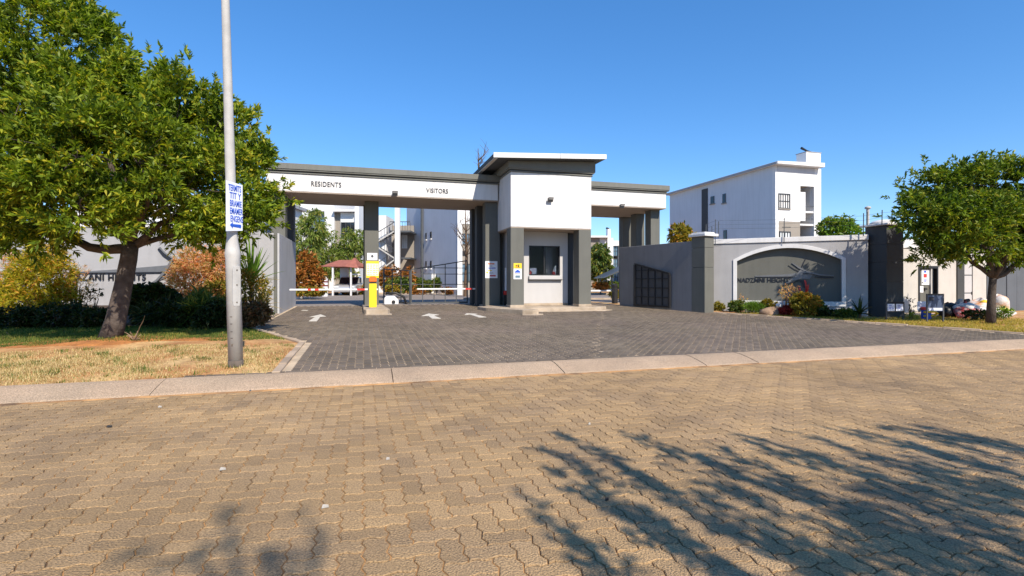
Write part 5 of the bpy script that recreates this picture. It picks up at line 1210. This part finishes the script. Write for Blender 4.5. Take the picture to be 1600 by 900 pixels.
# shrubs and plants
def shrub(name, label, cat, px, py, Y, wpx, hpx, leafm, n, k, L, Wd, spread=1.0, twig=.12, stems=7, fz=None, seed=1, depth=.8, group=None, up=.35, base_z=None, shape=None, droop=.15, stemm=None):
    """a bush whose foot stands at depth Y where the photo shows it; wpx by hpx in the photo"""
    s = Y/FOC; X = (px-800)*s; v = UV.loc(X, Y)[1]; zb = zpix(py, Y) if base_z is None else base_z
    w, h = wpx*s/2, hpx*s; r = thing(name, label, cat, (X, Y, zb), group); rr = random.Random(seed)
    st = MB(); lob = []
    for i in range(stems):
        a = rr.uniform(0, 6.28); q = rr.uniform(.15, .8); p = (X+math.cos(a)*w*q, Y+math.sin(a)*w*q*depth, zb+h*rr.uniform(.45, .95 if q < .5 else .75))
        P, R = limb((X+math.cos(a)*w*.1, Y+math.sin(a)*w*.1, zb-.05), p, max(.008, .03*h), .006, .08, 4, seed+i); st.tube(P, R, 5, False)
    st.build('stem', stemm or m_stem, r)
    if shape: lob = [((X+a*w, Y+b*w*depth, zb+c*h), (d*w, d*w*depth, e*h)) for a, b, c, d, e in shape]
    else:
        lob = [((X, Y, zb+h*.5), (w*.8, w*.8*depth, h*.48))]
        for i in range(5):
            a = i*1.26+rr.uniform(-.3, .3); lob.append(((X+math.cos(a)*w*.5, Y+math.sin(a)*w*.5*depth, zb+h*rr.uniform(.35, .72)), (w*.5, w*.5*depth, h*.28)))
    C, N = lobe_points(lob, n, .5, up); C[:, 2] = np.maximum(C[:, 2], zb+.02)
    V = rosette_leaves(C, N, k, L, Wd, spread, twig, droop); V[:, 2] = np.maximum(V[:, 2], zb-.02)
    np_object('foliage', V, quads(len(V)//4), leafm, r)
    return r
def strappy(name, label, cat, px, py, Y, hpx, n, leafm, wpx=None, wl=.06, seed=2, stalk=0.0, group=None, arch=.5, dry=None):
    """a rosette of long sword leaves, each leaf its own piece"""
    s = Y/FOC; X = (px-800)*s; zb = zpix(py, Y); h = hpx*s; w = (wpx or hpx)*s*.5; rr = random.Random(seed)
    r = thing(name, label, cat, (X, Y, zb), group)
    if stalk: MB().tube([(X, Y, zb-.05), (X+.02, Y, zb+stalk*s)], [.06, .045], 8).build('stem', m_stem, r)
    z0 = zb+stalk*s
    for i in range(n):
        a = i*2.4+rr.uniform(-.2, .2); t = (i+.5)/n; e = math.radians(85-70*t+rr.uniform(-8, 8)); L = h*(1.0-.15*t)*rr.uniform(.85, 1.1)
        hx, hz = math.cos(e), math.sin(e); m = MB(); sd_ = (-math.sin(a), math.cos(a)); base = len(m.v); ns = 5
        for q in range(ns+1):
            f = q/ns; ou = min(L*hx*f, 9)*(w/h*1.4 if hx > .5 else 1); zz = z0+L*hz*f-arch*L*hx*f*f*.6; ww = wl*(1-f)**.7*(1 if q else .8)*.5
            c = (X+math.cos(a)*ou, Y+math.sin(a)*ou)
            m.v += [(c[0]-sd_[0]*ww, c[1]-sd_[1]*ww, zz+ww*.4), (c[0], c[1], zz-ww*.15), (c[0]+sd_[0]*ww, c[1]+sd_[1]*ww, zz+ww*.4)]
        for q in range(ns):
            b = q*3; m.f += [(b, b+1, b+4, b+3), (b+1, b+2, b+5, b+4)]
        m.build('leaf', dry if dry and i > n*.8 else leafm, r, smooth=True)
    return r
# bed in front of the left sign wall
shrub('golden_conifer', 'tall golden green bush left of the big tree trunk by the left sign wall', 'bush', 60, 497, 18.0, 104, 108, l_golden, 1700, 9, .21, .036, .8, .22, 9, seed=3, up=.5,
      shape=[(0, 0, .45, .75, .42), (-.35, .1, .72, .42, .22), (.2, 0, .82, .48, .18), (.55, 0, .6, .42, .2), (-.6, 0, .35, .4, .3), (.6, 0, .25, .4, .25), (0, -.3, .2, .8, .2)])
shrub('coral_bush', 'coral tipped feathery shrub at the left edge of picture beside the golden bush', 'bush', 8, 497, 18.2, 50, 104, l_pink, 320, 8, .16, .022, .8, .2, 6, seed=8, up=.6)
shrub('coral_bush', 'wispy coral shrub right of the golden bush before the black letters', 'bush', 118, 497, 18.4, 44, 84, l_pink, 150, 7, .18, .02, .6, .25, 7, seed=12, up=.6)
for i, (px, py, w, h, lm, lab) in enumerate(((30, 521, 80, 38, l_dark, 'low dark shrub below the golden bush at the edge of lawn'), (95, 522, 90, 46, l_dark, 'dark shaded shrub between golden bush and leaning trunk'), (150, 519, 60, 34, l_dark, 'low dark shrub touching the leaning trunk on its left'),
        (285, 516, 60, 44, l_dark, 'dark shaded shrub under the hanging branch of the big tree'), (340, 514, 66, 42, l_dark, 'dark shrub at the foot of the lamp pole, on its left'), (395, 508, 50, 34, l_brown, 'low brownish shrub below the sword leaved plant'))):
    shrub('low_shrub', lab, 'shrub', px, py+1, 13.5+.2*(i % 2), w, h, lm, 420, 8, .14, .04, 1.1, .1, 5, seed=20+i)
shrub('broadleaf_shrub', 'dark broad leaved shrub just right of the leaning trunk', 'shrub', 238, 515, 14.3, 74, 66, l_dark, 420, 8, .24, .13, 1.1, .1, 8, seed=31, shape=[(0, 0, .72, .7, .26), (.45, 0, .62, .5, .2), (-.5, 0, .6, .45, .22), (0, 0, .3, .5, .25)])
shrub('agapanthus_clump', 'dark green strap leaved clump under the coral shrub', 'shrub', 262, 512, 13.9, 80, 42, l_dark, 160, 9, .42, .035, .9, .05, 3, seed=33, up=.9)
shrub('agapanthus_clump', 'green strap leaved clump beside the lamp pole foot', 'shrub', 318, 510, 13.9, 70, 50, l_green, 150, 9, .42, .035, .9, .05, 3, seed=34, up=.9)
shrub('coral_bush', 'large coral and yellow feathery bush left of the lamp pole', 'bush', 312, 497, 18.4, 100, 108, l_pink, 1000, 8, .24, .032, .8, .22, 11, seed=36, up=.55,
      shape=[(0, 0, .55, .7, .3), (-.5, 0, .5, .4, .3), (.5, 0, .75, .45, .22), (-.1, 0, .8, .5, .2), (.5, 0, .35, .5, .25)])
shrub('coral_bush', 'tall coral tipped bush directly behind the lamp pole', 'bush', 345, 497, 18.6, 46, 122, l_pink, 380, 8, .20, .026, .7, .22, 8, seed=37, up=.6)
shrub('yellow_shrub', 'yellow green shrub low in front of the coral bush', 'shrub', 335, 499, 17.6, 66, 60, l_yel, 300, 8, .18, .04, 1.0, .12, 7, seed=38)
shrub('twiggy_shrub', 'brown and yellow twiggy shrub under the sword leaved plant', 'shrub', 392, 505, 15.6, 62, 84, l_yel, 420, 7, .13, .035, 1.1, .12, 9, seed=39)
strappy('sword_plant', 'large sword leaved plant with drying tips beside the lamp pole', 'plant', 392, 470, 16.0, 78, 38, l_lime, 90, .13, 5, 26, arch=.35, dry=l_straw)
strappy('sword_plant', 'smaller grey dried sword leaved plant against the lane wall pier', 'plant', 408, 505, 16.6, 52, 22, l_straw, 60, .10, 9, 25, arch=.5)
strappy('fern_plant', 'small bright green fern at the corner of lane wall', 'plant', 422, 502, 17.6, 22, 12, l_lime, 34, .09, 12)
for i, px in enumerate((133, 151)):
    shrub('bare_stalk', ('dark budded stalk with two heads before the left sign wall', 'dark budded stalk nearest the leaning trunk before the left sign wall')[i], 'plant', px, 496, 18.6, 15, 45, l_dark, 16, 6, .10, .05, .8, .1, 3, seed=60+i, shape=[(0, 0, .82, .8, .16)])
# dry plant and litter at the foot of the trunk
dp = at(211, 10.6); dz0 = vz(*UV.loc(dp[0], dp[1]))
db_ = thing('dry_branch', 'dry reddish twig clump on the orange soil beside the leaning trunk', 'branch', (dp[0], dp[1], dz0))
for i in range(14):
    a = RNG.uniform(0, 6.28); L = RNG.uniform(.1, .26); P, R = limb((dp[0], dp[1], dz0), (dp[0]+math.cos(a)*L, dp[1]+math.sin(a)*L*.6, dz0+RNG.uniform(.03, .2)), .014, .004, .1, 3, i); MB().tube(P, R, 5).build('twig', m_rock, db_)
P, R = limb((dp[0], dp[1], dz0), (dp[0]+.2, dp[1], dz0+.52), .012, .005, .05, 4, 99); MB().tube(P, R, 5).build('twig', m_stem, db_)
# plants in front of the right sign wall
def Yedge(px, off=.55):                 # depth just behind the right edge of the drive
    k = (px-800)/FOC; best = None
    for i in range(400):
        Y = 12+i*.03; u, v = UV.loc(k*Y, Y)
        if u > uR(v)+off: return Y
    return 18
def bedplant(fn, name, label, cat, px, py, w, h, *a, off=.5, **kw):
    Y = Yedge(px, off) or 18; Xw = (px-800)/FOC*Y; u, v = UV.loc(Xw, Y); zb = vzr(u, v)
    return fn(name, label, cat, px, HOR+(EYE-zb)*FOC/Y, Y, w, h, *a, **kw)
bedplant(shrub, 'yellow_shrub', 'small clipped yellow shrub at the foot of charcoal pillar', 'shrub', 1122, 486, 19, 13, l_yel, 170, 8, .09, .035, 1.1, .05, 4, seed=70)
bedplant(shrub, 'green_shrub', 'round green shrub below the left corner of the arched recess', 'shrub', 1151, 489, 24, 17, l_green, 240, 8, .10, .035, 1.1, .05, 4, seed=71)
bedplant(shrub, 'pink_shrub', 'thin pink twiggy shrub above the round green shrub', 'shrub', 1158, 486, 22, 28, l_pink, 36, 6, .08, .025, .8, .12, 9, seed=72, off=.9)
bedplant(shrub, 'grassy_clump', 'bright green grassy clump left of the rock below the arched recess', 'plant', 1178, 491, 34, 15, l_lime, 260, 10, .20, .015, .9, .03, 3, seed=73, up=.8)
bedplant(shrub, 'yellow_shrub', 'yellow green rounded shrub behind the rock', 'shrub', 1202, 488, 28, 22, l_yel, 300, 8, .10, .035, 1.1, .05, 5, seed=74, off=.9)
bedplant(shrub, 'red_shrub', 'low dark red shrub right of the rock', 'shrub', 1233, 494, 30, 15, l_redl, 240, 8, .10, .04, 1.1, .05, 5, seed=75)
bedplant(shrub, 'pink_shrub', 'tall bare stemmed shrub with coral tips before the emblem', 'shrub', 1232, 492, 26, 46, l_pink, 90, 6, .08, .022, .9, .10, 12, seed=76, shape=[(0, 0, .78, 1.0, .24)], off=.7)
bedplant(shrub, 'leafy_bush', 'large yellow green bush in front of the right half of recess', 'bush', 1258, 496, 46, 36, l_yel, 560, 9, .11, .04, 1.1, .06, 8, seed=77)
bedplant(shrub, 'leafy_bush', 'dark green bush behind the large yellow green bush', 'bush', 1272, 495, 34, 30, l_green, 360, 9, .11, .04, 1.1, .06, 6, seed=78, off=.9)
bedplant(strappy, 'red_cordyline', 'dark red sword leaved plant above the large yellow green bush', 'plant', 1258, 492, 36, 16, l_redl, 24, .08, 13, 22, off=.9)
bedplant(shrub, 'yellow_shrub', 'tiny orange yellow shrub at the drive edge below the red shrub', 'shrub', 1244, 497, 14, 8, l_orange, 70, 7, .07, .03, 1.1, .04, 3, seed=79, off=.3)
bedplant(shrub, 'low_shrub', 'low dark shrub in the shade right of the large bush', 'shrub', 1290, 497, 34, 13, l_dark, 220, 8, .12, .04, 1.1, .05, 4, seed=80, off=.8)
bedplant(shrub, 'low_shrub', 'low dark shrub between the bush and the drooping leaved plant', 'shrub', 1322, 498, 30, 14, l_green, 200, 8, .12, .04, 1.1, .05, 4, seed=81, off=.8)
bedplant(strappy, 'drooping_plant', 'dark drooping leaved plant beside the domed pillar', 'plant', 1343, 497, 34, 22, l_dark, 44, .11, 14, 8, arch=.9, off=1.0)
rk = at(1208, Yedge(1208, .45)); tag(MB().blob((rk[0], rk[1], rk[2]+.06), (.46, .30, .24), 4, 16, 10, .25).build('rock', m_rock, smooth=True, loc=rk), 'brown rock lying among the shrubs below the arched recess', 'rock', kind='thing')
wl2 = at(1216, Yedge(1216, .9)); tag(MB().lathe((wl2[0], wl2[1], wl2[2]), [(.05, 0), (.05, .3), (.09, .32), (.09, .40), (.03, .43)], 10).build('garden_light', m_poster, loc=wl2), 'small white garden light behind the rock', 'garden light', kind='thing')
bedplant(shrub, 'weed', 'small green weed beside the post of the low white panelled board', 'plant', 1426, 497, 12, 10, l_lime, 30, 7, .10, .02, .9, .03, 3, seed=83, off=2.2)
s_ = at(1420, 17.9); shrub('bare_stalk', 'grey leafless stalk standing against the sunlit beige wall', 'plant', 1421, 497, 17.9, 10, 32, l_dark, 12, 5, .10, .04, .8, .1, 4, seed=84)
shrub('low_shrub', 'dark scrubby shrub at the foot of the small tree', 'shrub', 1530, 501, 17.0, 46, 15, l_dark, 160, 8, .12, .04, 1.0, .06, 5, seed=85)
shrub('green_shrub', 'small yellow green shrub right of the small tree trunk', 'shrub', 1567, 498, 17.4, 22, 16, l_lime, 70, 7, .12, .03, 1.0, .06, 4, seed=86)
# greenery inside the estate
def farbush(name, label, px, py, Y, w, h, lm, n, cat='bush', seed=1, L=.28, Wd=.10, **kw): return shrub(name, label, cat, px, py, Y, w, h, lm, n, 7, L, Wd, 1.1, .15, 6, seed=seed, **kw)
farbush('flame_bush', 'orange leaved bush beyond the left end of the boom arm', 482, 459, 33, 46, 66, l_orange, 420, seed=90, L=.30)
farbush('flame_bush', 'smaller orange bush at the corner of the lane wall beyond the gate', 466, 458, 32, 20, 38, l_orange, 160, seed=91)
farbush('low_shrub', 'olive shrub below the orange bush beyond the boom arm', 484, 463, 31.8, 52, 12, l_yel, 260, 'shrub', seed=92, L=.18)
farbush('flame_bush', 'orange bush behind the left gate leaf', 610, 460, 36, 34, 42, l_orange, 300, seed=93)
farbush('low_shrub', 'green shrub with yellow flowers behind the left gate leaf', 622, 459, 35, 44, 26, l_green, 300, 'shrub', seed=94, L=.2)
farbush('flame_bush', 'red orange shrub left of the round green hedge bushes', 638, 458, 38, 18, 40, l_orange, 160, seed=95)
farbush('flower_clump', 'yellow flower clump behind the closed gate', 614, 456, 34, 26, 10, l_yel, 120, 'flowers', seed=96, L=.16)
for i, (px, w, h) in enumerate(((652, 24, 20), (668, 28, 16), (690, 30, 22), (712, 24, 18))):
    farbush('hedge_bush', ('green hedge bush nearest the flame shrub', 'low green hedge bush below the white meter box', 'round tall green hedge bush right of the meter box', 'dark green hedge bush at the white corner strip')[i], px, 455, 45.5, w, h, l_green, 340, 'hedge', seed=100+i, L=.26)
for i, (px, w, h, lm) in enumerate(((700, 22, 9, l_orange), (722, 22, 9, l_straw), (655, 26, 7, l_orange), (560, 24, 14, l_yel), (545, 22, 10, l_orange))):
    farbush('flower_clump', ('orange flower clump before the round hedge bush', 'straw coloured clump before the dark hedge bush', 'orange ground flowers before the leftmost hedge bush', 'yellow flower clump beside the carport post', 'orange red flower clump before the parked car')[i], px, 460, 43, w, h, lm, 110, 'flowers', seed=110+i, L=.18)
farbush('flower_clump', 'bright orange flower clump beyond the exit lane', 939, 452, 42, 22, 10, l_orange, 160, 'flowers', seed=120, L=.2)
farbush('hedge_bush', 'dark green hedge beyond the exit lane', 950, 451, 46, 52, 10, l_green, 300, 'hedge', seed=121, L=.24)
farbush('flower_clump', 'yellow green clump beside the exit boom post', 961, 466, 30, 12, 10, l_yel, 60, 'flowers', seed=122, L=.2)
farbush('green_bush', 'lush green bush above the sign wall beside the domed pillar', 1312, 392, 26, 62, 52, l_lime, 620, seed=123, L=.26, Wd=.08)
farbush('yellow_bush', 'yellow green bush showing over the splayed wall beside charcoal pillar', 1066, 400, 27, 40, 50, l_yel, 320, seed=124, L=.26, Wd=.08, up=.7)
def smalltree(name, label, px, py, Y, wpx, hpx, lm, bark, n, k=9, L=.3, Wd=.08, up=.1, cr=.62):
    s = Y/FOC; X = (px-800)*s; zb = zpix(py, Y); h = hpx*s; w = wpx*s/2; top = zb+h
    cz = zb+h*(1-cr/2); lb_ = [((X, Y, cz), (w*.75, w*.7, h*cr*.46))]; rr = random.Random(px)
    for i in range(8):
        a = i*.8; lb_.append(((X+math.cos(a)*w*.55, Y+math.sin(a)*w*.5, cz+h*cr*rr.uniform(-.32, .34)), (w*.45, w*.45, h*cr*.2)))
    lim = [((X, Y, zb+h*(1-cr)), l[0], .05+.004*h, .02, .03) for l in lb_[1:6]]
    return tree(name, label, 'tree', (X, Y, zb), [(X, Y, zb-.1), (X+.03, Y, zb+h*.3), (X, Y, zb+h*.72)], [.05+.014*h, .04+.01*h, .04], lim, lb_, lm, bark, n, k, L, Wd, 1.0, .2, shell=.4, up=up, droop=.4)
smalltree('birch_tree', 'loose pale green tree in front of the white block left of the carport', 478, 458, 44, 56, 128, l_birch, m_trunkpale, 900, L=.42, Wd=.10, cr=.85)
smalltree('birch_tree', 'pale green tree between the stair windows above the carport', 512, 456, 49, 44, 104, l_birch, m_trunkpale, 620, L=.42, Wd=.10, cr=.8)
smalltree('birch_tree', 'pale green tree right of the carport roof beside the centre pillar', 548, 456, 48, 44, 96, l_birch, m_trunkpale, 620, L=.42, Wd=.10, cr=.8)
smalltree('leafy_tree', 'small dark green tree beyond the exit lane before the distant block', 936, 450, 50, 42, 68, l_green, m_barkd, 520, L=.40, Wd=.13, cr=.8)
# bare tree behind the hut roof
def baretree(label, px, py_top, Y, seed, wpx):
    s = Y/FOC; X = (px-800)*s; r = thing('bare_tree', label, 'tree', (X, Y, .4)); zt = zpix(py_top, Y); rr = random.Random(seed); w = wpx*s/2
    MB().tube([(X, Y, .3), (X+.1, Y, zt*.5), (X, Y, zt)], [.16, .11, .02], 8).build('trunk', m_stem, r)
    b = MB()
    for i in range(16):
        t = rr.uniform(.45, .95); z = zt*t; a = rr.uniform(0, 6.28); L = w*rr.uniform(.5, 1.1)*(1.4-t)
        e = (X+math.cos(a)*L, Y+math.sin(a)*L, z+L*rr.uniform(.4, 1.0)); P, R = limb((X, Y, z), e, .045, .012, -.05, 4, seed+i); b.tube(P, R, 5)
        for j in range(4):
            q = P[2+j % 3]; f = (q[0]+rr.uniform(-.6, .6), q[1]+rr.uniform(-.6, .6), q[2]+rr.uniform(.2, .9)); P2, R2 = limb(q, f, .015, .006, .05, 3, seed+i*9+j); b.tube(P2, R2, 4)
    b.build('branches', m_stem, r)
baretree('leafless tree rising behind the guard hut roof', 747, 232, 34, 4, 70)
baretree('leafless tree behind the gate before the white corner strip', 727, 326, 38, 14, 60)

# ------------------------------------------------------------------ lamp pole with its sign
lp0 = at(368.5, 8.0); lz = vz(*UV.loc(lp0[0], lp0[1]))
lamp = thing('lamp_pole', 'tall tapered grey steel lamp pole leaning slightly on the dry verge', 'lamp post', (lp0[0], lp0[1], lz))
def lpt(z): return (lp0[0]-.165*(z-lz)/5.8, lp0[1], z)
MB().tube([lpt(lz-.1), lpt(lz+.09)], [.112, .110], 24).build('base_sleeve', m_galvd, lamp, smooth=True)
zs_ = [lz+.091, 1.86, 1.90, 1.95, 1.98, 2.10, 2.20, 4.0, 6.0, 8.6]; rs_ = [.105, .105, .112, .112, .105, .088, .076, .068, .058, .048]
MB().tube([lpt(z) for z in zs_], rs_, 28).build('pole', m_galv, lamp, smooth=True)
dA = (lp0[0]-.165*(1.45-lz)/5.8, lp0[1])
DFm = Frame(dA[0], dA[1], math.radians(52))
MB(DFm).prism([(-.045, 1.12), (.045, 1.12), (.06, 1.20), (.06, 1.66), (.045, 1.74), (-.045, 1.74), (-.06, 1.66), (-.06, 1.20)], -.112, -.06).build('access_door', m_galv, lamp, bevel=0.004)
for z in (1.18, 1.45, 1.68): MB(DFm).tube([(0, -.113, z), (0, -.122, z)], .010, 8).build('bolt', m_galvd, lamp)
for i, z in enumerate((.95, .84, .72, .62, .50)):
    p = lpt(z); MB().box(p[0]+.0-.012, p[0]+.02, p[1]-.108, p[1]-.103, z, z+.012+.03*(i == 4)).build('rust_chip', m_galvd, lamp)
tp_ = lpt(8.6)
MB().tube([tp_, (tp_[0]-.1, tp_[1]-.3, 8.75), (tp_[0]-.2, tp_[1]-1.2, 8.85)], .03, 8).build('arm', m_galv, lamp)
MB().box(tp_[0]-.32, tp_[0]-.08, tp_[1]-1.8, tp_[1]-1.15, 8.78, 8.92).build('lamp_head', m_galv, lamp, bevel=0.03)
LS = frame2((-4.322, 7.75), (-4.236, 8.05)); lw_ = math.hypot(.086, .30)
zt0, zt1 = 3.035, 3.015; zb0, zb1 = 2.265, 2.30
sg = thing('direction_sign', 'white sign with blue lettering and left arrow fixed on the lamp pole', 'sign', LS(lw_/2, 0, 2.3))
MB(LS).wedge([(0, 0, zb0), (lw_, 0, zb1), (lw_, .012, zb1), (0, .012, zb0), (0, 0, zt0), (lw_, 0, zt1), (lw_, .012, zt1), (0, .012, zt0)]).build('plate', m_board, sg)
MB(LS).box(lw_*.3, lw_*.6, .013, .05, 2.5, 2.54).box(lw_*.3, lw_*.6, .013, .05, 2.8, 2.84).build('bracket', m_galv, sg)
ex = (LS.ex[0], LS.ex[1], 0)
for i, (s, w) in enumerate((("TERMITS", 1.0), ("TIT Y", .9), ("BRAMIE", .92), ("EMAMER", 1.0), ("ENGENS", .98))):
    z = 2.935-i*.118; t_ = text('lettering', s, .135, LS(lw_*(.5+.03*i), -.003, z), ex, m_signblue, sg, .002, 1.0)
    xs = [v.co.x for v in t_.data.vertices]; t_.scale.x = t_.scale.x*(lw_*.78*w/max(.01, max(xs)-min(xs)))
zc = 2.365
MB(LS).prism([(lw_*.20, zc), (lw_*.38, zc-.05), (lw_*.36, zc-.02), (lw_*.88, zc-.028), (lw_*.90, zc), (lw_*.88, zc+.024), (lw_*.36, zc+.02), (lw_*.38, zc+.05)], -.005, -.0005).build('arrow', m_signblue, sg)
# small litter on the road and verge
def litter(label, px, py, size, mat, rot=0.4, z=0.004):
    size *= .5; mat = m_scrap if mat is m_poster else mat
    Y = EYE*FOC/(py-HOR); X = (px-800)/FOC*Y; F = Frame(X, Y, rot); m = MB(F)
    m.wedge([(-size, -size*.3, z), (size, -size*.15, z), (size*.8, size*.3, z), (-size*.7, size*.35, z), (-size*.9, -size*.2, z+.012), (size*.9, -size*.1, z+.02), (size*.7, size*.25, z+.015), (-size*.6, size*.25, z+.022)])
    tag(m.build('paper_scrap', mat, loc=(X, Y, 0)), label, 'litter', kind='thing')
litter('white paper scrap on the pavers at the lower middle of the road', 508, 794, .045, m_poster)
litter('white paper scrap on the road left of the tree shade', 348, 735, .045, m_poster)
litter('small white flake on the pavers right of the middle scrap', 606, 719, .03, m_poster)
litter('pale scrap on the road near the kerb under the dry verge', 250, 637, .04, m_poster, .2)
litter('small pale flake on the road near the reddish paver patch', 921, 664, .025, m_poster)
litter('dark leaf lying on the pavers inside the tree shade', 948, 783, .03, m_black)
litter('dark scrap on the left part of the road', 171, 668, .05, m_black)
litter('blue grey pebble at the kerb below the driveway corner', 391, 612, .03, m_steel)
